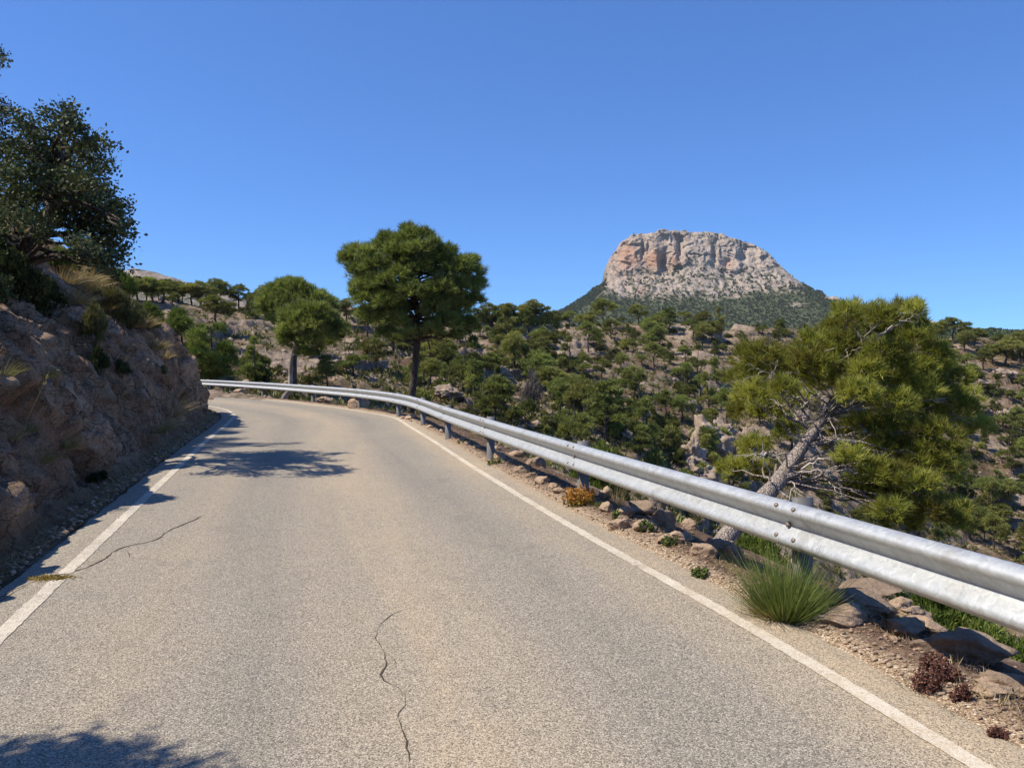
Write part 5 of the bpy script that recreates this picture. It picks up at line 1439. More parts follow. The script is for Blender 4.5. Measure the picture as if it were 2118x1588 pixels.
RK = [
    (1030, 949, 36, 18, .8, 'flat tan stone on the verge under the fourth rail post'), (1028, 931, 22, 12, .9, 'small tan stone perched beside the fourth rail post'), (1068, 944, 34, 18, .9, 'pale knobbly stone behind the fourth rail post'),
    (1056, 958, 14, 12, .9, 'small brown stone in the rail shadow right of the flat tan stone'), (1108, 962, 46, 26, .9, 'grey shadowed boulder beneath the rail'), (1080, 976, 38, 20, .8, 'dark slab lying in the shade of the rail'),
    (1098, 988, 30, 14, .8, 'thin tan ledge stone at the shadow edge'), (1124, 1000, 34, 20, .9, 'pale tan block at the asphalt edge before the orange plant'), (1143, 1008, 22, 14, .9, 'small tan block beside the pale block near the orange plant'), (1160, 1020, 30, 14, 1, 'low tan rubble stone left of the orange plant'),
    (1182, 1022, 26, 12, 1, 'low stone touching the orange plant'), (1255, 1030, 34, 28, .9, 'rough brown stone behind the rail right of the orange plant'), (1257, 1058, 30, 26, .9, 'pinkish knobbly stone right of the orange plant'),
    (1281, 1094, 44, 30, .8, 'smooth yellowish stone at the asphalt edge'), (1298, 1068, 40, 26, .9, 'pale crumbled stone above the smooth yellowish stone'), (1325, 1062, 64, 36, .9, 'large dark rock in the rail shadow'), (1345, 1052, 44, 20, .9, 'pale sunlit block behind the large dark rock'),
    (1340, 1096, 52, 26, .8, 'tan ledge stone with a herb before it'), (1370, 1088, 60, 44, .9, 'brown shadowed block right of the tan ledge stone'), (1425, 1092, 30, 24, .9, 'pale upright stone in sunlight behind the rail'),
    (1392, 1124, 60, 30, .8, 'cracked tan stone pair beside the second herb'), (1452, 1150, 62, 36, .7, 'slanting orange-tan slab with a sunlit face'), (1492, 1142, 56, 40, .8, 'dark angular slab at the foot of the leaning trunk'), (1520, 1160, 40, 40, .8, 'shadowed stone left of the broom bush'),
    (1418, 1116, 40, 22, .9, 'small tan block left of the orange-tan slab'), (1290, 1078, 24, 14, .9, 'small grey stone wedged above the yellowish stone'), (1225, 1040, 22, 14, .9, 'small orange-brown stone beside the orange plant'),
    (1655, 1165, 34, 16, .9, 'reddish flat stone behind the broom bush'), (1800, 1228, 110, 34, .8, 'long dark flagstone under the near rail'), (1760, 1292, 120, 46, .55, 'long tan kerb-like slab beside the broom bush'), (1800, 1268, 130, 52, .8, 'dark layered slab in the shade of the near rail'),
    (1888, 1278, 90, 26, .9, 'pale flat slab in sunlight beyond the near rail'), (1862, 1254, 50, 22, .9, 'thin pale plate on top of the flat sunlit slab'), (1882, 1246, 14, 10, .9, 'small pink stone lying on the pale slab'), (1876, 1316, 110, 44, .8, 'grey rubble block in the near rail shadow'),
    (2020, 1376, 216, 88, .55, 'big brown boulder in shadow under the near rail'), (2042, 1420, 36, 22, .9, 'small brown stone resting against the big boulder'), (2072, 1444, 92, 34, .7, 'flat tan slab below the big boulder'), (2110, 1440, 120, 46, .7, 'shadowed grey slab at the right edge'),
    (2084, 1494, 18, 14, .9, 'small white stone on the litter near the right edge'), (2036, 1466, 20, 12, .9, 'small pink stone left of the white stone'), (1852, 1326, 26, 12, .9, 'small white stone on the litter below the rubble block'), (1960, 1342, 70, 30, .8, 'tan stone in front of the big boulder'),
    (2086, 1552, 12, 10, 1, 'tiny white pebble near the lower right corner'), (1226, 1076, 10, 7, 1, 'tiny white pebble on the asphalt edge by the orange plant'), (1920, 1310, 80, 36, .8, 'brown ledge between the rubble block and the big boulder'),
    (670, 831, 32, 15, .8, 'pale pink boulder under the far rail'), (742, 843, 40, 30, .8, 'pale upright boulder behind a far rail post'), (493, 809, 22, 7, .8, 'low pale stone row under the far rail'), (508, 807, 9, 6, 1, 'small pale stone beside the low stone row'), (548, 821, 8, 5, 1, 'small pale stone under the far rail near the kinked pine'),
    (830, 868, 14, 10, .9, 'small white stone by the rail at the bend'), (850, 866, 24, 12, .9, 'white rubble stone behind the rail at the bend'), (846, 873, 18, 8, .9, 'thin pale stone on the asphalt edge at the bend'), (915, 894, 18, 11, .9, 'pale rubble stone beside the sixth rail post'), (935, 903, 20, 12, .9, 'pale block just past the sixth rail post'), (955, 911, 20, 11, .9, 'pale rounded stone between two rail posts'), (968, 920, 16, 10, .9, 'small tan stone on the sandy edge'), (985, 927, 18, 10, .9, 'small pink stone on the sandy edge'), (890, 884, 16, 9, .9, 'small pale stone near the seventh rail post'),
]
for px, py, w_, h, d, lab in RK:
    put_rock(px, py, w_ * 1.15, h * 1.2, d, lab, 'rock_grey_shaded' if ('dark' in lab or 'grey' in lab or 'shadow' in lab) else 'rock_tan', rng, tilt=0.0)  # stones lying in shadow also get the darker rock: shade put into the colour
# crag and outcrops on the far slope
OUT = [(1478, 925, 66, 95, 'pale pillar of rock on the crag below the leaning pine'), (1432, 950, 60, 70, 'pale curved buttress at the left of the crag'), (1500, 900, 44, 60, 'orange-stained rock tower at the right of the crag'), (1450, 985, 70, 50, 'broken pale rock at the foot of the crag'), (1445, 895, 40, 22, 'flat pale ledge at the top of the crag'), (1552, 915, 34, 60, 'slanting pale rib of rock beside the crag'),
       (1172, 665, 20, 18, 'small reddish rock tower on the ridge under the mountain'), (1480, 815, 36, 34, 'dark overhanging rock left of the leaning pine'), (2040, 795, 80, 26, 'pale rock ledge at the upper right slope'), (2090, 775, 60, 26, 'pale broken ledge near the right edge, upper slope'), (2030, 850, 70, 22, 'pale flat outcrop right of the leaning pine'), (2095, 860, 70, 40, 'pale rubble outcrop near the right edge'), (2100, 995, 30, 24, 'pale rock nose low at the right edge'),
       (1035, 772, 60, 34, 'dark shaded rock face on the slope right of the big pine'), (930, 812, 74, 40, 'dark rounded rock behind the big pine trunk'), (1186, 790, 26, 16, 'grey boulder mid-slope under the mountain'), (1176, 780, 22, 12, 'flat grey slab above the grey boulder'), (1420, 770, 40, 26, 'reddish bare scar mid-slope under the mountain'), (620, 716, 40, 14, 'pale boulders on the slope left of the big pine'), (1235, 905, 60, 14, 'thin dark ledge low in the gully'), (1170, 880, 40, 20, 'grey ledge low on the slope'), (1298, 900, 30, 30, 'pale boulder low in the gully'), (1230, 712, 70, 12, 'long pale ledge on the upper slope'), (1130, 715, 60, 12, 'pale bedded ledge on the upper slope right of the big pine'), (1660, 860, 40, 70, 'pale rock scar behind the leaning trunk')]
rng = np.random.default_rng(52)
for px, py, w_, h, lab in OUT:
    x, y, z = hit(px, py + h * 0.45)
    if 'crag' in lab: w_, h = w_ * 1.45, h * 1.25
    s = y / FPX
    p, f_, a = rock_arrays(rng, (0.5 * w_ * s, 0.5 * w_ * s, 0.55 * h * s), 5, 30, 0.3)
    o = bpy.data.objects.new('rock_outcrop', MB().add(p, f_).mesh('rock_outcrop', M['rock_far'], False)); COL.objects.link(o)
    o.location = (x, y + 0.2 * w_ * s, z + 0.36 * h * s); o.rotation_euler = (0, rng.uniform(-0.15, 0.15), rng.uniform(-0.4, 0.4))
    tag(o, lab, 'rock', 'rock outcrops on the far slope')
# loose stones strewn on the slope
n = 2600
px_ = rng.uniform(420, 2330, n); Yw = 44 * (190 / 44) ** rng.uniform(0, 1, n)
xw = (px_ - CX) / FPX * Yw
m = fbm(xw * 0.1, Yw * 0.1, 21.0, 3) + 0.3 * rng.normal(size=n) > 0.1
xw, Yw = xw[m], Yw[m]; zw = land(xw, Yw)
b = MB(); bank_st = [rock_arrays(rng, (1, 0.8, 0.6), 2, 12, 0.0)[:2] for _ in range(6)]
for x, y, z in zip(xw, Yw, zw):
    v, f_ = bank_st[rng.integers(6)]; s = rng.uniform(0.12, 0.5) ** 1.0; a = rng.uniform(0, 6.28)
    vr = np.stack([v[:, 0] * math.cos(a) - v[:, 1] * math.sin(a), v[:, 0] * math.sin(a) + v[:, 1] * math.cos(a), v[:, 2]], 1)
    b.add(vr * s + np.array([x, y, z + 0.1 * s]), f_)
tag(b.build('loose_stones', M['rock_far']), 'loose pale stones strewn over the far slope', 'stones', kind='stuff')
# gravel and needle litter along the verge and the foot of the bank
b = MB(); lit = MB()
n = 9000
k = rng.uniform(0, 1, n) ** 2.0
Vq = smooth_poly(RLINE[::4], 0.05)
iq = np.nonzero((Vq[:, 1] > 1.5) & (Vq[:, 1] < 32))[0]
sel = iq[(k * (len(iq) - 1)).astype(int)]
nq = right_of(Vq)
off = 0.36 + np.abs(rng.normal(size=n)) * 0.34
gx = Vq[sel, 0] + nq[sel, 0] * off; gy = Vq[sel, 1] + nq[sel, 1] * off
for x, y, o_ in zip(gx, gy, off):
    s = 0.004 + 0.016 * rng.uniform() ** 3; v, f_ = bank_st[rng.integers(6)]
    b.add(v * s + np.array([x, y, verge_z(x, y) + s * 0.3]) , f_)
Lq = smooth_poly(LLINE[::4], 0.05); nq2 = -right_of(Lq)
il = np.nonzero((Lq[:, 1] > 3) & (Lq[:, 1] < 24))[0]
for q in range(1500):
    j = il[int(rng.uniform(0, 1) ** 1.5 * (len(il) - 1))]; o_ = 0.36 + abs(rng.normal()) * 0.16
    s = 0.006 + 0.035 * rng.uniform() ** 4; v, f_ = bank_st[rng.integers(6)]
    b.add(v * s + np.array([Lq[j, 0] + nq2[j, 0] * o_, Lq[j, 1] + nq2[j, 1] * o_, 0.0 + 0.3 * s + 0.12 * max(0, o_ - 0.5)]), f_)
tag(b.build('gravel', M['rock_tan']), 'loose gravel along both edges of the road', 'gravel', kind='stuff')
n = 5200
sel = iq[(rng.uniform(0, 1, n) ** 1.6 * (len(iq) - 1)).astype(int)]
off = rng.uniform(0.46, 1.15, n)
gx = Vq[sel, 0] + nq[sel, 0] * off; gy = Vq[sel, 1] + nq[sel, 1] * off
keep = fbm(gx * 1.6, gy * 1.6, 0, 3) > -0.25
gx, gy = gx[keep], gy[keep]
gz = np.array([verge_z(x, y) for x, y in zip(gx, gy)])
D = rng.normal(size=(len(gx), 3)); D[:, 2] = 0.12 + 0.1 * np.abs(D[:, 2]); D = unit(D)
tufts(lit, np.stack([gx, gy, gz + 0.012], 1), D, 2, 0.075, 0.005, 0.35, rng, rng.uniform(0, 1, len(gx)), 0.2)
tag(lit.build('needle_litter', M['litter']), 'brown pine needles littering the verge under the guardrail', 'litter', kind='stuff')

# short dry weeds tangled under the rail
wd_mb = MB(); n = 1900
sel = iq[(rng.uniform(0, 1, n) ** 1.5 * (len(iq) - 1)).astype(int)]
off = 0.5 + np.abs(rng.normal(size=n)) * 0.3
gx = Vq[sel, 0] + nq[sel, 0] * off; gy = Vq[sel, 1] + nq[sel, 1] * off
keep = fbm(gx * 1.3, gy * 1.3, 9.0, 3) > 0.02
gx, gy = gx[keep], gy[keep]; gz = np.array([verge_z(x, y) for x, y in zip(gx, gy)])
tufts(wd_mb, np.stack([gx, gy, gz], 1), np.tile([0, 0, 0.7], (len(gx), 1)), 6, 0.085, 0.0045, 1.1, rng, rng.uniform(0, 1, len(gx)), 0.2)
tag(wd_mb.build('verge_weeds', M['dry_grass']), 'short straw-coloured weeds tangled on the verge under the guardrail', 'weeds', kind='stuff')

# dry-stone terrace walls on the slope
def stone_wall(pxa, pya, pxb, pyb, hpx, label, rng):
    pa, pb = np.array(hit(pxa, pya)), np.array(hit(pxb, pyb))
    L = np.linalg.norm(pb - pa); d = (pb - pa) / L; nrm = np.array([d[1], -d[0], 0]); h = hpx / FPX * 0.5 * (pa[1] + pb[1])
    mb = MB(); rows = max(4, int(h / 0.22)); z = 0.0
    cube = np.array([[-1, -1, -1], [1, -1, -1], [1, 1, -1], [-1, 1, -1], [-1, -1, 1], [1, -1, 1], [1, 1, 1], [-1, 1, 1]], float) * 0.5
    cf = [[0, 1, 5, 4], [1, 2, 6, 5], [2, 3, 7, 6], [3, 0, 4, 7], [4, 5, 6, 7]]
    for r in range(rows):
        t = rng.uniform(-0.2, 0); hh = h / rows * rng.uniform(0.85, 1.1)
        while t < L:
            l = rng.uniform(0.2, 0.55)
            c = cube * np.array([l * 0.97, 0.4, hh * 0.97]) * (1 + 0.10 * rng.normal(size=(8, 3)))
            base = pa + d * (t + l / 2) + np.array([0, 0, z + hh / 2 - 0.15])
            if not (r == rows - 1 and rng.uniform() < 0.35):
                mb.add(base + np.outer(c[:, 0], d) + np.outer(c[:, 1], nrm) + np.outer(c[:, 2], [0, 0, 1]), cf)
            t += l
        z += hh
    o = mb.build('stone_wall', M['wall_stone'])
    return tag(o, label, 'wall', 'terrace walls on the far slope')
rng = np.random.default_rng(53)
stone_wall(697, 770, 798, 768, 27, 'dark dry-stone terrace wall left of the big pine trunk', rng)
stone_wall(640, 742, 700, 747, 18, 'upper dry-stone terrace wall above the kinked pine', rng)
stone_wall(466, 736, 508, 728, 12, 'low dry-stone wall beside the small pine at the left', rng)
stone_wall(1000, 786, 1076, 786, 26, 'shaded dry-stone wall on the slope right of the big pine', rng)
stone_wall(1482, 735, 1556, 732, 10, 'low wall edging a track on the upper slope', rng)

# ------------------------------------------------------------------ plants of the verge
def blades(mb, B, D, L, wd, droop, rng, tint, segs=4):
    """curved grass blades from base points B, starting along D"""
    n = len(B); d = unit(D); L = L * rng.uniform(0.6, 1.1, (n, 1))
    s = unit(np.cross(d, rng.normal(size=(n, 3))))
    P = B.copy(); rows = []
    for k in range(segs + 1):
        t = k / segs
        rows.append((P - s * wd * 0.5 * (1 - t) ** 0.6, P + s * wd * 0.5 * (1 - t) ** 0.6))
        d = unit(d + np.array([0, 0, -1.0]) * droop / segs * (0.5 + t))
        P = P + d * L / segs
    v = np.stack([np.stack(r_, 1) for r_ in rows], 1)        # n, segs+1, 2, 3
    base = np.arange(n)[:, None, None] * (2 * (segs + 1)); r_ = np.arange(segs)[None, :, None] * 2
    f_ = (base + r_ + np.array([0, 1, 3, 2])[None, None, :]).reshape(-1, 4)
    mb.add(v.reshape(-1, 3), f_, np.repeat(np.clip(tint, 0, 1), 2 * (segs + 1)))
def grass_tuft(loc, r, h, n, mat, label, cat='grass', name='grass_tuft', wd=0.006, droop=0.5, spread=0.7, rng=None, lean=(0, 0), group=None, tint=(0.5, 0.2)):
    a = rng.uniform(0, 6.28, n); q = rng.uniform(0, 1, n) ** 0.5
    B = np.stack([np.cos(a) * q * r * 0.35, np.sin(a) * q * r * 0.35, np.full(n, -0.03)], 1)
    D = np.stack([np.cos(a) * q * spread + lean[0], np.sin(a) * q * spread + lean[1], np.ones(n)], 1) + 0.12 * rng.normal(size=(n, 3))
    mb = MB(); blades(mb, B, D, h, wd, droop, rng, tint[0] + tint[1] * rng.normal(size=n))
    o = mb.build(name, M[mat]); o.location = loc
    return tag(o, label, cat, group)
rng = np.random.default_rng(61)
# broom bush at the near post
x, y, z = vp(1622, 1286)
o = tag(empty('broom_bush', (x, y, z)), 'bright green broom bush of fine upright stems at the near rail post', 'bush')
mb = MB(); n = 1700
a = rng.uniform(0, 6.28, n); q = rng.uniform(0, 1, n) ** 0.6
B = np.stack([np.cos(a) * q * 0.09, np.sin(a) * q * 0.09, np.full(n, -0.02)], 1)
D = np.stack([np.cos(a) * q * 0.85 + 0.05, np.sin(a) * q * 0.7, np.ones(n) * (1.1 - 0.45 * q)], 1) + 0.2 * rng.normal(size=(n, 3))
blades(mb, B, D, 0.54 * rng.uniform(0.5, 1.15, (n, 1)), 0.004, -0.2, rng, np.clip(0.5 + 0.28 * rng.normal(size=n), 0, 1), 5)
mb.build('stems', M['broom'], o)
mb = MB(); n = 160
a = rng.uniform(2.2, 4.2, n); q = rng.uniform(0.4, 1, n)
B = np.stack([np.cos(a) * q * 0.1, np.sin(a) * q * 0.1, np.full(n, -0.02)], 1)
D = np.stack([np.cos(a) * 0.8, np.sin(a) * 0.6, np.ones(n) * 0.6], 1) + 0.2 * rng.normal(size=(n, 3))
blades(mb, B, D, 0.3, 0.004, 0.1, rng, rng.uniform(0.1, 0.8, n), 4)
mb.build('dry_stems', M['dry_grass'], o)
# orange-tipped plant round the post
def spikes(px, py, wpx, hpx, n, mat, label, name, rng, leafL=0.03, cat='plant', per=16, wd=0.012, grad=True):
    x, y, z = vp(px, py); s = y / FPX; R = 0.5 * wpx * s; H = hpx * s
    mb = MB()
    for k in range(n):
        a = rng.uniform(0, 6.28); q = rng.uniform(0, 1) ** 0.5
        b0 = np.array([math.cos(a) * q * R * 0.85, math.sin(a) * q * R * 0.6, -0.01])
        tip = b0 + np.array([math.cos(a) * R * 0.2 * rng.uniform(0, 1), math.sin(a) * R * 0.15, H * rng.uniform(0.45, 1.05) * (1 - 0.35 * q)])
        t = np.linspace(0.1, 1, per)
        P = b0 + (tip - b0) * t[:, None] + 0.004 * rng.normal(size=(per, 3))
        D = unit(rng.normal(size=(per, 3)) * [1, 1, 0.4] + [0, 0, 0.6])
        tt = np.clip((t if grad else 0.5 + 0 * t) + 0.15 * rng.normal(size=per), 0, 1)
        tufts(mb, P, D, 4, leafL, wd, 0.9, rng, tt, 0.12, 'mid')
        tube(mb, np.stack([b0, tip]), [0.0025, 0.0015], 3, tint=0.3)
    o = mb.build(name, M[mat]); o.location = (x, y, z)
    return tag(o, label, cat)
spikes(1200, 1044, 72, 46, 46, 'orange_plant', 'orange and green succulent clump round the foot of a rail post', 'succulent', rng)
spikes(1448, 1196, 46, 24, 14, 'herb', 'small green herb alone on the brown litter', 'herb_plant', rng, 0.026, grad=False)
spikes(1336, 1102, 30, 26, 10, 'herb', 'small upright green herb before the tan ledge stone', 'herb_plant', rng, 0.028, grad=False)
spikes(1386, 1128, 28, 30, 10, 'herb', 'small green herb between the cracked tan stones', 'herb_plant', rng, 0.028, grad=False)
spikes(1276, 1074, 26, 24, 9, 'herb', 'thin green herb above the smooth yellowish stone', 'herb_plant', rng, 0.026, grad=False)
spikes(1240, 1048, 24, 16, 8, 'herb', 'low yellow-green herb right of the orange plant', 'herb_plant', rng, 0.024, grad=False)
spikes(1022, 960, 34, 20, 10, 'herb', 'grey-green herb below the flat tan stone', 'herb_plant', rng, 0.03, grad=False)
spikes(958, 916, 22, 12, 8, 'herb', 'dull herb between two rail posts on the sandy edge', 'herb_plant', rng, 0.03, grad=False)
for i, (px, py, w_, h, lab) in enumerate([(1918, 1432, 64, 56, 'dark red succulent clump, leftmost of the four on the litter'), (1950, 1404, 66, 46, 'reddest succulent clump in the middle of the four'), (1930, 1386, 60, 40, 'brownish succulent clump at the back of the four'), (1986, 1448, 48, 40, 'dark red succulent clump, rightmost of the four'), (2062, 1524, 40, 20, 'tiny red succulent near the lower right corner')]):
    spikes(px, py, w_, h, 26, 'red_plant', lab, 'red_succulent', rng, 0.018, per=10, wd=0.009, grad=False)
for k, (px, py, w_, h, lab) in enumerate([(1275, 1040, 40, 60, 'pale dry grass stems behind the rail right of the orange plant'), (975, 905, 20, 26, 'dry grass stems behind the rail between two posts'), (1900, 1425, 110, 40, 'grey dry twigs tangled round the red succulents'), (2000, 1470, 90, 34, 'grey dry twigs at the right of the red succulents')]):
    x, y, z = vp(px, py); s = y / FPX
    grass_tuft((x, y, z), w_ * s, h * s, 70, 'dry_grass' if k < 2 else 'grey_bush', lab, 'dry plant', 'dry_tuft', 0.004, 0.5, 1.2 if k > 1 else 0.4, rng)
# moss in the crack at the left line
p0 = road_pt(104, 1196)
mb = MB(); n = 420
B = np.stack([p0[0] + rng.normal(size=n) * 0.075, p0[1] + rng.normal(size=n) * 0.035, np.full(n, 0.003)], 1) - p0
tufts(mb, B, unit(rng.normal(size=(n, 3)) * [1, 1, 0.3] + [0, 0, 0.5]), 4, 0.022, 0.006, 0.8, rng, rng.uniform(0, 1, n), 0.15)
o = mb.build('moss_tuft', M['moss']); o.location = p0
tag(o, 'yellow-brown moss growing in the crack across the left line', 'moss')

# ------------------------------------------------------------------ plants of the left bank
rng = np.random.default_rng(71)
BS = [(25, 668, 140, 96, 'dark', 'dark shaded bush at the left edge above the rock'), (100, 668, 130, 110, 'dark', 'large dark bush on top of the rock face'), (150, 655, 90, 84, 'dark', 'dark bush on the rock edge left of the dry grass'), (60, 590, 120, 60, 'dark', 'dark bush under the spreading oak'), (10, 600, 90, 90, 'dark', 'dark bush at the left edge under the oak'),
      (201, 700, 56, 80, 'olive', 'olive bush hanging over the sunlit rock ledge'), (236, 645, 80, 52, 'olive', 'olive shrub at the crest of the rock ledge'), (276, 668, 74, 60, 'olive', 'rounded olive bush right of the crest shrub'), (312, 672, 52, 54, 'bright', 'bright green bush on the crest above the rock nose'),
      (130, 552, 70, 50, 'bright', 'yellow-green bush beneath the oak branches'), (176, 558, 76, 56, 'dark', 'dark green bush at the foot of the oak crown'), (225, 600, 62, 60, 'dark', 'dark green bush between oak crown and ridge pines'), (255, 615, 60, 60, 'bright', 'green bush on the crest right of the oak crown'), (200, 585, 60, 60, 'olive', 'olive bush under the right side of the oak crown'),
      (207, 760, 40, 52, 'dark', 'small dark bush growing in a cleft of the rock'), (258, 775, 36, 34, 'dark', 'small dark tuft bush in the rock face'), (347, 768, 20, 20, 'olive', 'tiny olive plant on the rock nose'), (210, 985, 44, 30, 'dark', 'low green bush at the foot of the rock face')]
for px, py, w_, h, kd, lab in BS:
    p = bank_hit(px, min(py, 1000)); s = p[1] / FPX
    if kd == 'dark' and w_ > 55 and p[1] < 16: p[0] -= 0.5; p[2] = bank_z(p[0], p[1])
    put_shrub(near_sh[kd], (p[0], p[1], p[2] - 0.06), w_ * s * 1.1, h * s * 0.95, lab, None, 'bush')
# two bright young pines past the end of the rock
for (px, py, Y, w_, h, lab) in [(436, 800, 46.5, 105, 150, 'bright green bushy pine just past the rock nose behind the far rail'), (375, 742, 50, 130, 120, 'broad bright green pine bush behind the crest of the rock nose'), (330, 720, 52, 60, 90, 'bright green bush left of the broad pine bush')]:
    x = (px - CX) / FPX * Y; z = float(land(np.array([x]), np.array([Y]))[0]); s = Y / FPX
    zt = CH - (py - h - HY) * s
    r = rng; pads = []
    for k in range(26):
        d = unit(r.normal(size=3)); q = r.uniform(0.45, 1)
        pads.append((np.array([x, Y, z + (zt - z) * 0.5]) + d * np.array([w_ * s * 0.42, w_ * s * 0.42, (zt - z) * 0.42]) * q, r.uniform(0.35, 0.55)))
    near_tree('young_pine', lab, 'tree', [(x, Y, z - 0.2), (x + 0.05, Y, z + (zt - z) * 0.4), (x, Y, z + (zt - z) * 0.85)], [0.12, 0.09, 0.03], pads, None, rng, (9, 0.3, 0.04, 0.75), (M['bush_bright'], M['bark_dark']), tuft_n=52, branch_from=(0.1, 1.0), branch_r=0.03, up=0.6)
GT = [(140, 590, 60, 50, 'dry_grass', 'pale straw grass on the bank between the dark bushes'), (165, 615, 60, 50, 'dry_grass', 'straw grass hanging over the rock edge of the bank'), (225, 640, 50, 50, 'dry_grass', 'straw grass beside the crest shrub'), (150, 556, 60, 46, 'dry_grass', 'pale dry grass below the oak on the bank'), (172, 574, 64, 50, 'dry_grass', 'pale dry grass in the middle of the bank crest'), (195, 600, 64, 54, 'dry_grass', 'tall pale dry grass above the olive bush'), (128, 540, 50, 40, 'dry_grass', 'pale dry grass nearest the oak trunk'), (210, 612, 50, 50, 'dry_grass', 'dry grass at the lower end of the bank crest'), (185, 588, 60, 54, 'dry_grass', 'dense dry grass clump on the bank crest'),
      (362, 850, 70, 90, 'dry_grass', 'tall dry esparto grass leaning from the rock nose'), (345, 880, 60, 60, 'dry_grass', 'dry esparto grass low on the rock nose'), (330, 890, 50, 46, 'green_grass', 'greenish grass at the foot of the rock nose'), (30, 908, 60, 60, 'dry_grass', 'brown dry tuft on the near rock face'), (88, 945, 70, 66, 'green_grass', 'yellow-green esparto tuft on the near rock face'),
      (60, 880, 50, 40, 'green_grass', 'small green tuft on the near rock'), (140, 915, 50, 40, 'green_grass', 'thin green tuft in a rock cleft'), (15, 770, 80, 60, 'green_grass', 'shaded grass tuft at the left edge of the rock'), (100, 780, 60, 50, 'green_grass', 'shaded grass tuft mid-height on the rock'), (195, 975, 40, 30, 'green_grass', 'small grass tuft at the rock foot'), (235, 985, 36, 26, 'green_grass', 'grass tuft beside the road edge'), (185, 1055, 60, 34, 'dry_grass', 'straw-coloured grass on the debris by the asphalt'), (205, 1038, 50, 26, 'dry_grass', 'second straw-coloured grass patch by the asphalt'), (160, 1030, 60, 40, 'litter', 'brown dry tuft at the foot of the rock'), (300, 985, 40, 20, 'green_grass', 'low grass at the asphalt edge'), (400, 905, 36, 18, 'green_grass', 'low dry grass by the road near the rock nose'), (250, 640, 40, 50, 'dry_grass', 'dry grass stems behind the crest shrub'), (300, 680, 40, 44, 'dry_grass', 'dry grass stems on the crest near the bright bush'), (350, 735, 40, 34, 'dry_grass', 'dry grass on the slope above the rock nose'), (330, 712, 40, 34, 'dry_grass', 'short dry grass below the bright crest bush')]
for px, py, w_, h, mat, lab in GT:
    p = bank_hit(px, py); s = p[1] / FPX
    big_ = mat == 'dry_grass' and ('crest' in lab or 'oak' in lab or 'olive' in lab or 'bank' in lab)
    grass_tuft((p[0], p[1], p[2] - 0.02), w_ * s * (1.2 if big_ else 0.7), h * s * (0.95 if big_ else 0.85), 300 if big_ else 90, mat, lab, 'grass', 'grass_tuft', 0.005 * max(1, p[1] / 9), 1.0, 0.9, rng, lean=(0.35, -0.05))
for px, Y, w_, h_, lab in [(1955, 7.6, 1.3, 0.75, 'bright green bush below the near rail, left of the right edge'), (2050, 7.2, 1.0, 0.6, 'bright green bush below the near rail at the right edge'), (1890, 8.6, 1.2, 0.8, 'green bush in the gap between the rubble stones and the near rail'), (1560, 9.5, 1.1, 0.7, 'green bush at the foot of the leaning trunk'), (1235, 12.5, 1.1, 0.9, 'yellow-green bush just behind the second rail post in view')]:
    x = (px - CX) / FPX * Y; z = float(land(np.array([x]), np.array([Y]))[0])
    put_shrub(near_sh['bright'], (x, Y, z - 0.05), w_, h_, lab, None, 'bush')
# one long flowering stalk
p = bank_hit(44, 902); tp_ = at(101, 768, p[1])
mb = MB(); path = bend_path(p, tp_, 10, 0.04, rng, 0.03) - p
tube(mb, path, np.linspace(0.004, 0.002, 10), 4, tint=0.6)
tufts(mb, path[-3:-1].repeat(6, 0), np.tile(unit(path[-1] - path[-2]), (12, 1)), 3, 0.05, 0.008, 0.3, rng, None, 0.2)
o = mb.build('grass_stalk', M['dry_grass']); o.location = p
tag(o, 'single tall grass stalk with a pale seed head leaning from the near rock', 'grass')
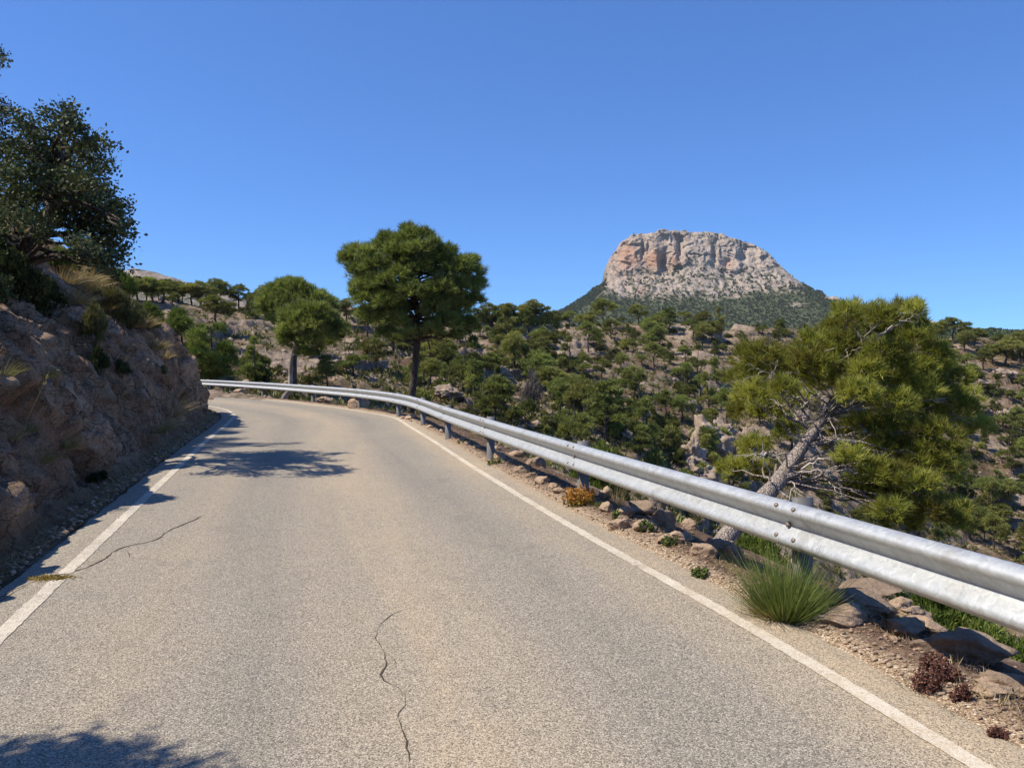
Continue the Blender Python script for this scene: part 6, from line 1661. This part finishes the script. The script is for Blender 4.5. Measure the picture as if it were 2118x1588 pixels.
# thin weeds along the left asphalt edge and over the bank
mb = MB(); n = 2600
j = il[(rng.uniform(0, 1, n) ** 1.3 * (len(il) - 1)).astype(int)]; o_ = 0.42 + np.abs(rng.normal(size=n)) * 0.14
B = np.stack([Lq[j, 0] + nq2[j, 0] * o_, Lq[j, 1] + nq2[j, 1] * o_, np.full(n, -0.01)], 1)
keep = fbm(B[:, 0] * 0.9, B[:, 1] * 0.9, 3.0, 3) > -0.1
B = B[keep]; n = len(B)
blades(mb, B, unit(rng.normal(size=(n, 3)) * [0.8, 0.8, 0.2] + [0, 0, 0.8]), 0.11, 0.006, 0.9, rng, rng.uniform(0, 1, n), 3)
idx = rng.choice(len(BANK_Z), 5200, p=(soil.ravel() * (BANK_XY[:, 1] > 2)) / (soil.ravel() * (BANK_XY[:, 1] > 2)).sum())
B2 = np.stack([BANK_XY[idx, 0], BANK_XY[idx, 1], BANK_Z[idx] - 0.02], 1) + rng.normal(size=(5200, 3)) * [0.06, 0.06, 0]
blades(mb, B2, unit(rng.normal(size=(5200, 3)) * [0.7, 0.7, 0.2] + [0.2, 0, 0.9]), 0.26, 0.010, 0.8, rng, rng.uniform(0, 0.8, 5200), 3)
tag(mb.build('dry_grass', M['dry_grass']), 'short dry grass and weeds along the foot and top of the rock bank', 'grass', kind='stuff')

# ------------------------------------------------------------------ the summer haze that pales the mountain
HX, HZ0, HZ1 = 2720.0, float(min(o.bound_box[0][2] for o in (ground, mt, mt2))) - 1.0, float(max(v[2] for v in mt.bound_box)) + 12.0
cube = [(-HX, -HX, HZ0), (HX, -HX, HZ0), (HX, HX, HZ0), (-HX, HX, HZ0), (-HX, -HX, HZ1), (HX, -HX, HZ1), (HX, HX, HZ1), (-HX, HX, HZ1)]
m, t_, n_ = new_mat('haze')
out = n_.new('ShaderNodeOutputMaterial'); pv = n_.new('ShaderNodeVolumePrincipled')
pv.inputs['Color'].default_value = (0.85, 0.9, 0.96, 1); pv.inputs['Density'].default_value = 5e-5; pv.inputs['Anisotropy'].default_value = 0.1
t_.links.new(pv.outputs[0], out.inputs['Volume'])
hz_ = MB().add(cube, [[0, 3, 2, 1], [4, 5, 6, 7], [0, 1, 5, 4], [1, 2, 6, 5], [2, 3, 7, 6], [3, 0, 4, 7]]).build('haze', m)
tag(hz_, 'thin pale summer haze over the valley and mountain', 'haze', kind='stuff')
